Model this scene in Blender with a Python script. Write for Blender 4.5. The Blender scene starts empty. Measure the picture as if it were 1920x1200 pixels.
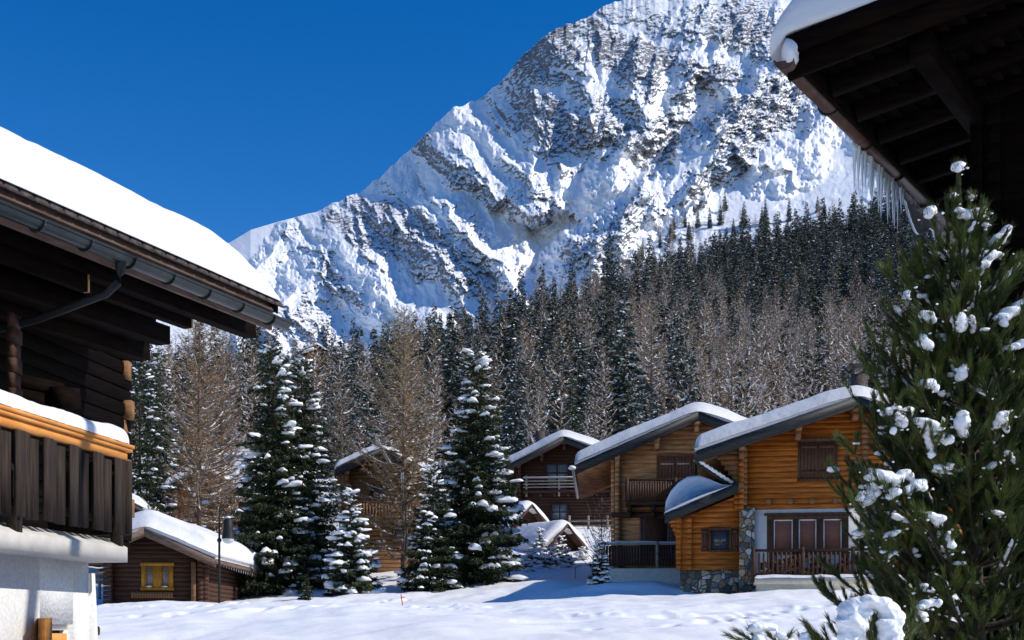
import bpy, math, random
import numpy as np
from mathutils import Vector, Matrix
PI = math.pi
R = math.radians
sc = bpy.context.scene
C = sc.collection

# ------------------------------------------------------------------ camera, sky, sun, exposure
F = 2300.0            # focal length in photo pixels (1920 wide)
HZ = 1180.0           # eye level in the photograph
EYE = 1.6
cam_d = bpy.data.cameras.new('camera')
cam = bpy.data.objects.new('camera', cam_d)
C.objects.link(cam)
cam.location = (0, 0, EYE)
cam.rotation_euler = (R(90), 0, 0)
cam_d.sensor_width = 36
cam_d.lens = F / 1920 * 36
cam_d.shift_y = (HZ - 600) / 1920
cam_d.clip_start = 0.1
cam_d.clip_end = 12000
sc.camera = cam
SUN_EL, SUN_AZ = R(37), R(-9)      # azimuth measured from +X towards +Y
sdir = Vector((math.cos(SUN_EL) * math.cos(SUN_AZ), math.cos(SUN_EL) * math.sin(SUN_AZ), math.sin(SUN_EL)))
w = bpy.data.worlds.new('World')
sc.world = w
w.use_nodes = True
wn = w.node_tree.nodes
bg = wn['Background']
sky = wn.new('ShaderNodeTexSky')
sky.sky_type = 'NISHITA'
sky.sun_disc = False
sky.sun_elevation = SUN_EL
sky.sun_rotation = PI / 2 - SUN_AZ
sky.altitude = 1200
sky.air_density = 1.0
sky.dust_density = 0.0
sky.ozone_density = 3.0
hsv = wn.new('ShaderNodeHueSaturation')
hsv.inputs['Saturation'].default_value = 1.4
hsv.inputs['Hue'].default_value = .51
w.node_tree.links.new(sky.outputs[0], hsv.inputs['Color'])
w.node_tree.links.new(hsv.outputs[0], bg.inputs[0])
bg.inputs[1].default_value = .145
sl = bpy.data.lights.new('sun', 'SUN')
sl.energy = 4.7
sl.angle = R(0.5)
sl.color = (1.0, 0.95, 0.87)
so = bpy.data.objects.new('sun', sl)
C.objects.link(so)
so.rotation_euler = (-sdir).to_track_quat('-Z', 'Y').to_euler()
sc.view_settings.view_transform = 'Standard'
sc.view_settings.look = 'None'
sc.view_settings.exposure = 0.0
sc.view_settings.gamma = 1.0
sc.render.engine = 'CYCLES'
sc.cycles.use_denoising = True
sc.cycles.max_bounces = 6
sc.cycles.diffuse_bounces = 3
sc.cycles.transparent_max_bounces = 4


def P(px, py, Y):
    return Vector(((px - 960) / F * Y, Y, EYE + (HZ - py) / F * Y))


# ------------------------------------------------------------------ noise
_rs = np.random.RandomState(7)
_perm = np.concatenate([_rs.permutation(1024)] * 3)
_ga = _rs.rand(1024) * 2 * PI
_gx, _gy = np.cos(_ga), np.sin(_ga)


def noise2(x, y, seed=0):
    x = np.asarray(x, float) + seed * 37.17
    y = np.asarray(y, float) + seed * 11.73
    xi = np.floor(x).astype(int); yi = np.floor(y).astype(int)
    fx = x - xi; fy = y - yi
    u = fx * fx * fx * (fx * (fx * 6 - 15) + 10); v = fy * fy * fy * (fy * (fy * 6 - 15) + 10)
    def g(ix, iy, dx, dy):
        h = _perm[_perm[ix & 1023] + (iy & 1023)]
        return _gx[h] * dx + _gy[h] * dy
    a = g(xi, yi, fx, fy); b = g(xi + 1, yi, fx - 1, fy)
    c = g(xi, yi + 1, fx, fy - 1); d = g(xi + 1, yi + 1, fx - 1, fy - 1)
    return ((a + (b - a) * u) * (1 - v) + (c + (d - c) * u) * v) * 1.5


def fbm(x, y, o=4, seed=0, gain=.5):
    s = 0; a = 1; f = 1
    for k in range(o):
        s = s + a * noise2(x * f, y * f, seed + k); a *= gain; f *= 2.03
    return s


def ridged(x, y, o=4, seed=0, gain=.5):
    s = 0; a = 1; f = 1; t = 0
    for k in range(o):
        s = s + a * (1 - 2 * np.abs(noise2(x * f, y * f, seed + k))); t += a; a *= gain; f *= 2.07
    return s / t


# ------------------------------------------------------------------ mesh helper
def _ico(sub):
    import bmesh
    bm = bmesh.new(); bmesh.ops.create_icosphere(bm, subdivisions=sub, radius=1)
    v = np.array([tuple(p.co) for p in bm.verts]); f = np.array([[q.index for q in fc.verts] for fc in bm.faces])
    bm.free(); return v, f
ICO = {1: _ico(1), 2: _ico(2), 3: _ico(3)}


class MB:
    def __init__(s):
        s.v = []; s.f = []; s.m = []; s.n = 0
    def add(s, verts, faces, mat=0):
        verts = np.asarray(verts, float)
        s.v.append(verts)
        if isinstance(faces, np.ndarray):
            s.f.append((faces + s.n)); s.m.append(np.full(len(faces), mat))
        else:
            by = {}
            for q in faces: by.setdefault(len(q), []).append(q)
            for k, l in by.items():
                a = np.array(l) + s.n
                s.f.append(a); s.m.append(np.full(len(a), mat))
        s.n += len(verts)
    def box(s, x0, x1, y0, y1, z0, z1, mat=0):
        v = [(x0, y0, z0), (x1, y0, z0), (x1, y1, z0), (x0, y1, z0), (x0, y0, z1), (x1, y0, z1), (x1, y1, z1), (x0, y1, z1)]
        s.add(v, [(0, 3, 2, 1), (4, 5, 6, 7), (0, 1, 5, 4), (1, 2, 6, 5), (2, 3, 7, 6), (3, 0, 4, 7)], mat)
    def beam(s, p0, p1, w, h, mat=0, up=(0, 0, 1)):
        p0 = Vector(p0); p1 = Vector(p1); d = (p1 - p0).normalized()
        sd = d.cross(Vector(up)).normalized(); u = sd.cross(d).normalized()
        v = []
        for p in (p0, p1):
            for a, b in ((-1, -1), (1, -1), (1, 1), (-1, 1)):
                v.append(tuple(p + sd * a * w / 2 + u * b * h / 2))
        s.add(v, [(0, 1, 2, 3), (7, 6, 5, 4), (0, 4, 5, 1), (1, 5, 6, 2), (2, 6, 7, 3), (3, 7, 4, 0)], mat)
    def tube(s, pts, rad, n=8, mat=0, cap=True):
        pts = [Vector(p) for p in pts]
        if not hasattr(rad, '__len__'): rad = [rad] * len(pts)
        v = []; f = []
        for i, p in enumerate(pts):
            d = (pts[min(i + 1, len(pts) - 1)] - pts[max(i - 1, 0)]).normalized()
            a = Vector((0, 0, 1)) if abs(d.z) < .9 else Vector((1, 0, 0))
            sd = d.cross(a).normalized(); u = sd.cross(d)
            for k in range(n):
                t = 2 * PI * k / n
                v.append(tuple(p + (sd * math.cos(t) + u * math.sin(t)) * rad[i]))
        for i in range(len(pts) - 1):
            for k in range(n):
                f.append((i * n + k, i * n + (k + 1) % n, (i + 1) * n + (k + 1) % n, (i + 1) * n + k))
        s.add(v, f, mat)
        if cap:
            s.add([v[k] for k in range(n)], [tuple(range(n))[::-1]], mat)
            s.add([v[-n + k] for k in range(n)], [tuple(range(n))], mat)
    def loft(s, A, B, mat=0, caps=True):
        n = len(A)
        f = [(i, (i + 1) % n, n + (i + 1) % n, n + i) for i in range(n)]
        if caps: f += [tuple(range(n))[::-1], tuple(range(n, 2 * n))]
        s.add(list(map(tuple, A)) + list(map(tuple, B)), f, mat)
    def blob(s, c, r, sub=2, seed=0, rough=.22, mat=0):
        v, f = ICO[sub]
        rr = 1 + rough * fbm(v[:, 0] * 1.7 + v[:, 2] * .9, v[:, 1] * 1.7 - v[:, 2] * 1.3, 3, seed % 97)
        s.add(v * rr[:, None] * np.array(r) + np.array(c), f, mat)
    def build_each(s, name, mats, parent=None, smooth=False, off=None):
        out = []
        base = 0
        for v, f, m_ in zip(s.v, s.f_groups(), s.m_groups()):
            q_ = MB(); q_.v = [v]; q_.f = [a - base for a in f]; q_.m = m_; q_.n = len(v); base += len(v)
            out.append(q_.build(name, mats, parent, smooth, off))
        return out
    def f_groups(s):
        g_ = []; base = 0; k = 0
        for v in s.v:
            l = []
            while k < len(s.f) and s.f[k].min() >= base and s.f[k].max() < base + len(v): l.append(s.f[k]); k += 1
            g_.append(l); base += len(v)
        s._gl = [len(l) for l in g_]
        return g_
    def m_groups(s):
        o_ = []; k = 0
        for n_ in s._gl: o_.append(s.m[k:k + n_]); k += n_
        return o_
    def build(s, name, mats, parent=None, smooth=False, off=None):
        me = bpy.data.meshes.new(name)
        if s.n:
            v = np.concatenate(s.v)
            if off is not None: v = v - np.array(off)
            nl = sum(a.size for a in s.f)
            me.vertices.add(len(v)); me.vertices.foreach_set('co', v.astype(np.float32).ravel())
            loops = np.concatenate([a.ravel() for a in s.f])
            cnt = np.concatenate([np.full(len(a), a.shape[1]) for a in s.f])
            me.loops.add(nl); me.loops.foreach_set('vertex_index', loops.astype(np.int32))
            me.polygons.add(len(cnt))
            me.polygons.foreach_set('loop_start', np.concatenate([[0], np.cumsum(cnt)[:-1]]).astype(np.int32))
            me.polygons.foreach_set('material_index', np.concatenate(s.m).astype(np.int32))
            if smooth: me.polygons.foreach_set('use_smooth', np.ones(len(cnt), bool))
            me.update(calc_edges=True)
            me.validate()
        if not isinstance(mats, (list, tuple)): mats = [mats]
        for q in mats: me.materials.append(q)
        o = bpy.data.objects.new(name, me)
        C.objects.link(o)
        if parent is not None: o.parent = parent
        return o


def remesh(o, voxel, smooth=4, disp=0.0):
    md = o.modifiers.new('r', 'REMESH'); md.mode = 'VOXEL'; md.voxel_size = voxel; md.use_smooth_shade = True
    if smooth:
        ms = o.modifiers.new('s', 'SMOOTH'); ms.factor = .5; ms.iterations = smooth
    dg = bpy.context.evaluated_depsgraph_get()
    me = bpy.data.meshes.new_from_object(o.evaluated_get(dg))
    old = o.data; o.modifiers.clear(); mats = list(old.materials)
    o.data = me
    me.materials.clear()
    for q in mats: me.materials.append(q)
    me.polygons.foreach_set('use_smooth', np.ones(len(me.polygons), bool))
    bpy.data.meshes.remove(old)
    me.name = o.name
    if disp:
        v = np.zeros(len(me.vertices) * 3, np.float32); me.vertices.foreach_get('co', v); v = v.reshape(-1, 3)
        n = np.zeros(len(me.vertices) * 3, np.float32); me.vertices.foreach_get('normal', n); n = n.reshape(-1, 3)
        k = .25 / (voxel * 2)
        d = fbm(v[:, 0] * k + v[:, 1] * k * .6, v[:, 2] * k - v[:, 1] * k * .8, 3, 5) * disp
        me.vertices.foreach_set('co', (v + n * d[:, None]).astype(np.float32).ravel()); me.update()
    return o


def thing(name, label, cat, loc=(0, 0, 0), rz=0, group=None):
    o = bpy.data.objects.new(name, None); C.objects.link(o)
    o.empty_display_size = .3
    o.location = loc; o.rotation_euler = (0, 0, rz)
    o['label'] = label; o['category'] = cat
    if group: o['group'] = group
    return o


def tag(o, label, cat, group=None, kind=None):
    o['label'] = label; o['category'] = cat
    if group: o['group'] = group
    if kind: o['kind'] = kind
    return o


# ------------------------------------------------------------------ materials
def mat(name, col, rough=.8, spec=.3):
    m = bpy.data.materials.new(name); m.use_nodes = True
    b = m.node_tree.nodes['Principled BSDF']
    b.inputs['Base Color'].default_value = (*col, 1); b.inputs['Roughness'].default_value = rough
    b.inputs['Specular IOR Level'].default_value = spec
    return m


def N(m, t): return m.node_tree.nodes.new(t)
def L(m, a, b): m.node_tree.links.new(a, b)


def noisy(name, c1, c2, scale=(1, 1, 1), rough=.8, bump=.3, detail=6, nscale=4.0, dist=.02, spec=.25, c3=None, rnd=0, lo=.35, hi=.65):
    """two-colour noise-driven surface with bump, object coordinates stretched by scale"""
    m = mat(name, c1, rough, spec)
    b = m.node_tree.nodes['Principled BSDF']
    tc = N(m, 'ShaderNodeTexCoord'); mp = N(m, 'ShaderNodeMapping'); mp.inputs['Scale'].default_value = scale
    L(m, tc.outputs['Object'], mp.inputs['Vector'])
    n = N(m, 'ShaderNodeTexNoise'); n.inputs['Scale'].default_value = nscale; n.inputs['Detail'].default_value = detail
    L(m, mp.outputs[0], n.inputs['Vector'])
    r = N(m, 'ShaderNodeValToRGB'); r.color_ramp.elements[0].color = (*c1, 1); r.color_ramp.elements[1].color = (*c2, 1)
    r.color_ramp.elements[0].position = lo; r.color_ramp.elements[1].position = hi
    if c3:
        e = r.color_ramp.elements.new((lo + hi) / 2); e.color = (*c3, 1)
    L(m, n.outputs['Fac'], r.inputs['Fac'])
    out = r.outputs['Color']
    if rnd:
        oi = N(m, 'ShaderNodeObjectInfo'); hs = N(m, 'ShaderNodeHueSaturation'); mr = N(m, 'ShaderNodeMapRange')
        mr.inputs['To Min'].default_value = 1 - rnd; mr.inputs['To Max'].default_value = 1 + rnd
        L(m, oi.outputs['Random'], mr.inputs['Value']); L(m, mr.outputs[0], hs.inputs['Value']); L(m, out, hs.inputs['Color'])
        out = hs.outputs[0]
    L(m, out, b.inputs['Base Color'])
    if bump:
        bp = N(m, 'ShaderNodeBump'); bp.inputs['Strength'].default_value = bump; bp.inputs['Distance'].default_value = dist
        L(m, n.outputs['Fac'], bp.inputs['Height']); L(m, bp.outputs[0], b.inputs['Normal'])
    return m


def snow_mat(name, bump=.25, dist=.03, scale=6.0, col=(.86, .86, .865), big=0):
    m = mat(name, col, .55, .25)
    b = m.node_tree.nodes['Principled BSDF']
    tc = N(m, 'ShaderNodeTexCoord')
    n = N(m, 'ShaderNodeTexNoise'); n.inputs['Scale'].default_value = scale; n.inputs['Detail'].default_value = 8
    L(m, tc.outputs['Object'], n.inputs['Vector'])
    bp = N(m, 'ShaderNodeBump'); bp.inputs['Strength'].default_value = bump; bp.inputs['Distance'].default_value = dist
    L(m, n.outputs['Fac'], bp.inputs['Height']); L(m, bp.outputs[0], b.inputs['Normal'])
    if big:
        n2 = N(m, 'ShaderNodeTexNoise'); n2.inputs['Scale'].default_value = big; n2.inputs['Detail'].default_value = 5
        L(m, tc.outputs['Object'], n2.inputs['Vector'])
        b2 = N(m, 'ShaderNodeBump'); b2.inputs['Strength'].default_value = .5; b2.inputs['Distance'].default_value = .12
        L(m, n2.outputs['Fac'], b2.inputs['Height']); L(m, b2.outputs[0], bp.inputs['Normal'])
    return m


M = {}
M['snow'] = snow_mat('snow_roof', .35, .03, 7, col=(.73, .725, .73), big=1.3)
M['snow_tree'] = snow_mat('snow_on_branches', .3, .02, 14)
M['snow_near'] = snow_mat('snow_near', .35, .006, 60)
M['ground'] = snow_mat('snow_ground', .35, .035, 5.0, big=.9)
M['orange_log'] = noisy('orange_larch_logs', (.24, .064, .008), (.47, .150, .018), (.5, 3, 7), .6, .35, nscale=3.0, rnd=.05)
M['pale_log'] = noisy('weathered_logs', (.34, .15, .060), (.62, .35, .17), (.6, 3, 6), .75, .4, nscale=2.2, c3=(.50, .25, .11))
M['brown_log'] = noisy('dark_brown_logs', (.045, .021, .014), (.080, .036, .022), (.6, 3, 6), .8, .4, nscale=2.5)
M['dark_log'] = noisy('very_dark_logs', (.035, .016, .011), (.065, .030, .020), (.6, 3, 6), .8, .4, nscale=2.5)
M['mid_log'] = noisy('brown_logs', (.16, .075, .032), (.25, .125, .055), (.6, 3, 6), .8, .4, nscale=2.5)
M['shade_wood'] = noisy('eave_shade_timber', (.004, .0023, .0016), (.009, .0052, .0036), (1, 1, 6), .9, .4, nscale=3, spec=.04)  # shade under the eaves is put into the timber colour
M['deep_shade_wood'] = noisy('deep_shade_timber', (.0030, .0019, .0015), (.0065, .004, .003), (1, 1, 7), .9, .5, nscale=3, spec=.04)  # deepest shade of eaves and recesses, darkened into the wood colour itself
M['slat_wood'] = noisy('weathered_slats', (.014, .0095, .007), (.042, .028, .020), (9, 9, .8), .85, .4, nscale=3)
M['rail_orange'] = noisy('new_orange_board', (.62, .235, .045), (.78, .34, .085), (5, 1.2, 7), .6, .25, nscale=2)
M['end_grain'] = noisy('sunlit_end_grain', (.42, .22, .08), (.66, .40, .16), (8, 8, 3), .75, .4, nscale=4)  # sunlight on the beam ends put into a paler colour
M['trim_brown'] = noisy('dark_stained_trim', (.055, .024, .013), (.095, .043, .023), (6, 6, 1.2), .7, .3, nscale=3)
M['shutter_brown'] = noisy('brown_shutters', (.17, .065, .030), (.26, .11, .052), (8, 8, .9), .7, .35, nscale=3)
M['fascia'] = noisy('slate_grey_fascia', (.018, .018, .019), (.034, .034, .034), (1, 6, 6), .6, .25, nscale=3)
M['fascia_brown'] = noisy('brown_fascia', (.10, .062, .045), (.19, .125, .095), (1, 1, 8), .8, .3, nscale=3)
M['tile'] = noisy('dark_roof_tiles', (.04, .032, .030), (.10, .075, .07), (3, 3, 3), .75, .4, nscale=5)
M['gutter'] = noisy('green_black_gutter', (.008, .013, .013), (.018, .026, .025), (2, 2, 2), .38, .05, nscale=2, spec=.5)
M['copper'] = noisy('copper_gutter', (.045, .02, .012), (.10, .045, .026), (2, 2, 2), .42, .1, nscale=4, spec=.5)
M['render'] = noisy('white_roughcast', (.64, .63, .60), (.76, .75, .72), (1, 1, 1), .9, .9, nscale=30, dist=.007)
M['concrete'] = noisy('pale_concrete', (.50, .47, .42), (.60, .57, .51), (1, 1, 1), .85, .25, nscale=5, dist=.006)
M['cream'] = noisy('cream_plaster', (.60, .54, .42), (.70, .64, .52), (1, 1, 1), .9, .2, nscale=6)
M['white_wall'] = noisy('white_plaster', (.72, .71, .68), (.80, .79, .76), (1, 1, 1), .9, .2, nscale=5)
M['white_paint'] = mat('white_paint', (.80, .80, .78), .5)
M['yellow'] = noisy('yellow_window_paint', (.29, .125, .010), (.41, .19, .016), (4, 4, 1), .6, .2, nscale=4)
M['blind'] = noisy('brown_roller_blind', (.20, .085, .055), (.25, .11, .075), (1, 1, 30), .7, .3, nscale=2)
M['glass'] = mat('window_glass', (.03, .045, .07), .08, .6)
M['curtain_glass'] = noisy('dim_curtained_glass', (.08, .09, .11), (.22, .24, .27), (14, 1, 1), .2, 0, nscale=2, spec=.6)
M['metal'] = mat('dark_metal', (.016, .017, .018), .55, .2)
M['grey_wood'] = noisy('grey_weathered_rail', (.20, .16, .12), (.34, .29, .23), (1, 5, 5), .85, .3, nscale=3)
M['red'] = mat('red_paint', (.65, .04, .03), .5)
M['lamp_glass'] = mat('frosted_lamp_glass', (.55, .55, .52), .25, .5)
M['bark'] = noisy('bark', (.030, .022, .017), (.08, .058, .044), (6, 6, 1.5), .95, .6, nscale=3, dist=.03)
M['bark_brown'] = noisy('larch_bark', (.12, .075, .05), (.24, .16, .11), (6, 6, 1.5), .95, .5, nscale=3, dist=.03)
M['twig'] = noisy('larch_twigs', (.18, .108, .046), (.36, .215, .09), (1, 1, 1), .9, 0, nscale=.6, rnd=.18)
M['twig_gold'] = noisy('golden_larch_twigs', (.19, .125, .058), (.35, .24, .115), (1, 1, 1), .9, 0, nscale=.6)
M['twig_grey'] = noisy('grey_brown_twigs', (.11, .078, .055), (.22, .16, .11), (1, 1, 1), .9, 0, nscale=.6, rnd=.15)
M['needle'] = noisy('spruce_needles', (.012, .022, .009), (.042, .052, .018), (1, 1, 1), .8, 0, nscale=1.6, rnd=.1)
M['needle_blue'] = noisy('distant_spruce_needles', (.014, .026, .024), (.038, .054, .044), (1, 1, 1), .8, 0, nscale=.5, rnd=.25)
M['needle_pine'] = noisy('pine_needles', (.020, .036, .008), (.095, .118, .022), (1, 1, 1), .5, 0, nscale=5, lo=.4, hi=.62)
M['bush_red'] = noisy('reddish_twigs', (.18, .07, .045), (.32, .13, .08), (1, 1, 1), .9, 0, nscale=2)

# icicles: clear blue-white ice
m = mat('ice', (.80, .88, .95), .12, .5)
b = m.node_tree.nodes['Principled BSDF']
b.inputs['Transmission Weight'].default_value = .35
b.inputs['IOR'].default_value = 1.31
M['ice'] = m

# field stone masonry
def stone_mat(name, scale=3.2):
    m = mat(name, (.3, .27, .22), .85)
    b = m.node_tree.nodes['Principled BSDF']
    tc = N(m, 'ShaderNodeTexCoord')
    nz = N(m, 'ShaderNodeTexNoise'); nz.inputs['Scale'].default_value = 2.5
    L(m, tc.outputs['Object'], nz.inputs['Vector'])
    ad = N(m, 'ShaderNodeVectorMath'); ad.operation = 'MULTIPLY_ADD'
    L(m, nz.outputs['Color'], ad.inputs[0]); ad.inputs[1].default_value = (.22, .22, .22); L(m, tc.outputs['Object'], ad.inputs[2])
    v1 = N(m, 'ShaderNodeTexVoronoi'); v1.inputs['Scale'].default_value = scale
    v2 = N(m, 'ShaderNodeTexVoronoi'); v2.feature = 'DISTANCE_TO_EDGE'; v2.inputs['Scale'].default_value = scale
    L(m, ad.outputs[0], v1.inputs['Vector']); L(m, ad.outputs[0], v2.inputs['Vector'])
    sp = N(m, 'ShaderNodeSeparateColor'); L(m, v1.outputs['Color'], sp.inputs[0])
    r = N(m, 'ShaderNodeValToRGB'); r.color_ramp.interpolation = 'CONSTANT'
    cols = [(.10, .09, .08), (.34, .22, .12), (.20, .19, .17), (.48, .38, .24), (.13, .15, .12), (.60, .55, .45), (.27, .17, .10)]
    r.color_ramp.elements[0].color = (*cols[0], 1)
    r.color_ramp.elements[1].position = 1 / 7; r.color_ramp.elements[1].color = (*cols[1], 1)
    for k in range(2, 7):
        e = r.color_ramp.elements.new(k / 7); e.color = (*cols[k], 1)
    L(m, sp.outputs[0], r.inputs['Fac'])
    r2 = N(m, 'ShaderNodeValToRGB'); r2.color_ramp.elements[0].position = .02; r2.color_ramp.elements[1].position = .07
    L(m, v2.outputs['Distance'], r2.inputs['Fac'])
    mx = N(m, 'ShaderNodeMix'); mx.data_type = 'RGBA'
    L(m, r2.outputs['Color'], mx.inputs['Factor']); mx.inputs['A'].default_value = (.10, .09, .08, 1); L(m, r.outputs['Color'], mx.inputs['B'])
    n3 = N(m, 'ShaderNodeTexNoise'); n3.inputs['Scale'].default_value = 14; L(m, tc.outputs['Object'], n3.inputs['Vector'])
    m2 = N(m, 'ShaderNodeMix'); m2.data_type = 'RGBA'; m2.blend_type = 'OVERLAY'; m2.inputs['Factor'].default_value = .6
    L(m, mx.outputs['Result'], m2.inputs['A']); L(m, n3.outputs['Fac'], m2.inputs['B'])
    L(m, m2.outputs['Result'], b.inputs['Base Color'])
    bp = N(m, 'ShaderNodeBump'); bp.inputs['Strength'].default_value = 1; bp.inputs['Distance'].default_value = .05
    L(m, r2.outputs['Color'], bp.inputs['Height']); L(m, bp.outputs[0], b.inputs['Normal'])
    return m
M['stone'] = stone_mat('field_stone', 4.6)

# firewood: round end grains
m = mat('firewood_ends', (.3, .2, .1), .9)
b = m.node_tree.nodes['Principled BSDF']
tc = N(m, 'ShaderNodeTexCoord')
v1 = N(m, 'ShaderNodeTexVoronoi'); v1.inputs['Scale'].default_value = 8; L(m, tc.outputs['Object'], v1.inputs['Vector'])
r = N(m, 'ShaderNodeValToRGB'); r.color_ramp.elements[0].color = (.42, .22, .09, 1); r.color_ramp.elements[1].color = (.02, .012, .008, 1)
r.color_ramp.elements[0].position = .3; r.color_ramp.elements[1].position = .62
L(m, v1.outputs['Distance'], r.inputs['Fac']); L(m, r.outputs['Color'], b.inputs['Base Color'])
M['firewood'] = m

# ------------------------------------------------------------------ ground and wooded hillside
PXT = [-2000, 0, 300, 560, 620, 750, 930, 1040, 1200, 1300, 1500, 1700, 2000, 4000]
YTOP = [(1180 - y) / F for y in (760, 735, 728, 725, 720, 698, 655, 612, 552, 522, 470, 412, 370, 300)]
DTOP = [240, 250, 260, 275, 285, 320, 360, 395, 450, 480, 520, 560, 600, 640]
PRY = [-30, 0, 6, 10, 14, 18, 22, 30, 38, 45, 50, 55, 60, 72, 85, 100, 130]
PRZ = [-.6, 0, .45, .8, 1.08, 1.36, 1.64, 2.10, 2.50, 2.88, 3.30, 3.85, 4.55, 6.9, 9.3, 12.3, 20]
_fine = np.linspace(-30, 130, 1601)
_pz = np.interp(_fine, PRY, PRZ)
_k = np.exp(-np.linspace(-2, 2, 41) ** 2); _k /= _k.sum()
_pz = np.convolve(np.pad(_pz, 20, mode='edge'), _k, mode='valid')


def gauss(x, y, cx, cy, sx, sy):
    return np.exp(-((x - cx) / sx) ** 2 - ((y - cy) / sy) ** 2)


def ground_base(x, y):
    x = np.asarray(x, float); y = np.asarray(y, float)
    yy = np.maximum(y, 1)
    px = 960 + F * np.clip(x / yy, -1.1, 1.1)
    z = np.interp(y, _fine, _pz)
    # the slope drops a little to the side of the log cabin, rises to the fir group
    z = z - .35 * gauss(x, y, -14, 44, 9, 10) + .0 * x
    z = z - .55 * gauss(x, y, -16, 58, 9, 12) - .30 * gauss(x, y, -2, 43.5, 6, 5)
    # drift in front of the weathered chalet
    z = z + .42 * gauss(x, y, 4.2, 45.6, 2.6, 2.2) + .25 * gauss(x, y, 1.5, 49, 4, 3)
    z = z + .30 * gauss(x, y, 11, 40.6, 3.5, 1.6)
    # snow bank before the log cabin
    z = z + .14 * gauss(x, y, -12.8, 42.4, 4.5, 1.1)
    t0 = .1415
    tt = np.interp(px, PXT, YTOP); dt = np.interp(px, PXT, DTOP)
    s = np.clip((y - 130) / (dt - 130), 0, 1)
    t = t0 + (tt - t0) * s ** .85
    zh = EYE + t * y
    over = np.maximum(y - dt, 0)
    zh = np.where(over > 0, EYE + tt * dt - .03 * over, zh)
    z = np.where(y > 130, zh, z)
    z = z + np.clip((y - 90) / 60, 0, 1) * fbm(x / 45, y / 45, 3, 3) * 2.2
    return z


def ground(x, y):
    x = np.asarray(x, float); y = np.asarray(y, float)
    z = ground_base(x, y)
    k = np.clip(1.6 - y / 80, .0, 1)
    z = z + k * (.14 * fbm(x / 4.5, y / 4.5, 3, 11) + .035 * fbm(x / 1.1, y / 1.1, 2, 21))
    # trampled tracks and churned snow crossing the field
    tr = gauss(x, y, -3.2, 31.5, 5.0, 1.1) + gauss(x, y, -9, 36, 5, .8) + .8 * gauss(x, y, 9.5, 31, 5, 1.4) + .7 * gauss(x, y, 3, 26, 6, 1.0) + .8 * gauss(x, y, 9, 20, 3, 2.5) + .6 * gauss(x, y, -11, 41.6, 5, 1)
    tr = np.clip(tr, 0, 1)
    z = z + tr * np.clip(fbm(x / 1.7, y / 2.2, 2, 33) + .35, 0, 1) * (.20 * ridged(x / .6, y / .9, 3, 31) - .05)
    # footprints
    for (xa, ya, xb, yb, n_) in ((1.5, 21, 9.5, 33, 26), (-9, 26, 2, 34.5, 30), (-13, 39, -4, 47, 26), (4, 24, 12, 27.5, 22)):
        for k_ in range(n_):
            t_ = k_ / n_; cx = xa + (xb - xa) * t_ + .5 * math.sin(t_ * 7) + (.11 if k_ % 2 else -.11); cy = ya + (yb - ya) * t_
            m_ = (np.abs(x - cx) < .8) & (np.abs(y - cy) < 1.0)
            if m_.any(): z = np.where(m_, z - .15 * np.exp(-((x - cx) / .13) ** 2 - ((y - cy) / .2) ** 2) + .05 * np.exp(-((x - cx) / .3) ** 2 - ((y - cy) / .4) ** 2), z)
    # ski grooves
    for (a, b0, wv) in ((28.5, .10, .13), (29.3, .10, .13), (33.5, -.05, .16), (24.5, .16, .14)):
        yl = a + b0 * x + .5 * np.sin(x * .35 + a)
        m_ = (x > 0) & (x < 14) if b0 > 0 else (x > -12) & (x < 12)
        z = z - np.where(m_, .11 * np.exp(-((y - yl) / wv) ** 2), 0)
    return z


uu = np.concatenate([np.linspace(-2.6, -.5, 60, endpoint=False), np.linspace(-.5, .5, 760), np.linspace(.5, 2.6, 61)[1:]])
yy = np.concatenate([np.linspace(-28, 6, 24, endpoint=False), np.linspace(6, 16, 44, endpoint=False), np.linspace(16, 60, 230, endpoint=False),
                     np.linspace(60, 140, 80, endpoint=False), np.linspace(140, 700, 150), np.linspace(760, 3500, 12)])
U, Yg = np.meshgrid(uu, yy)
X = U * (Yg + 34 * np.clip(1 - Yg / 60, 0, 1) + .5)
Z = ground(X, Yg)
nr, nc = X.shape
idx = np.arange(nr * nc).reshape(nr, nc)
q = np.stack([idx[:-1, :-1], idx[:-1, 1:], idx[1:, 1:], idx[1:, :-1]], -1).reshape(-1, 4)
g = MB(); g.add(np.stack([X, Yg, Z], -1).reshape(-1, 3), q)
o = g.build('ground', M['ground'], smooth=True)
tag(o, 'snow covered ground with tracks, rising to the wooded hillside', 'snow ground', kind='structure')
_cyl = None


# ------------------------------------------------------------------ mountain
RX = [-1500, -300, 0, 300, 430, 470, 520, 590, 640, 690, 740, 790, 820, 850, 870, 905, 925, 945, 985, 1030, 1075, 1120, 1165, 1250, 1400, 1500, 1700, 2000, 3500]
RY = [620, 560, 520, 478, 455, 431, 416, 398, 378, 350, 312, 264, 228, 205, 196, 187, 166, 150, 100, 62, 44, 22, 2, -22, -60, -75, -150, -200, -230]
cols = np.concatenate([np.linspace(-1300, 120, 90, endpoint=False), np.linspace(120, 420, 130, endpoint=False), np.linspace(420, 1760, 1080, endpoint=False), np.linspace(1760, 3300, 90)])
NS = 520
ss = np.linspace(0, 1, NS)
PXm, S = np.meshgrid(cols, ss)
tr_ = (HZ - np.interp(PXm, RX, RY)) / F
jag = (.0016 * fbm(PXm / 26, PXm * 0 + 3.3, 4, 2) + .0022 * ridged(PXm / 38, PXm * 0 + 7.1, 3, 6)) * np.clip((PXm - 560) / 80, 0, 1)
t0_ = np.interp(PXm, PXT, YTOP) - .05
T = t0_ + (tr_ - t0_) * S + jag * S ** 14
PY = HZ - T * F
Y0, Y1 = 1100.0, 2150.0
wx = PXm + 17 * fbm(PXm / 70, PY / 70, 5, 40, .62)
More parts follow.
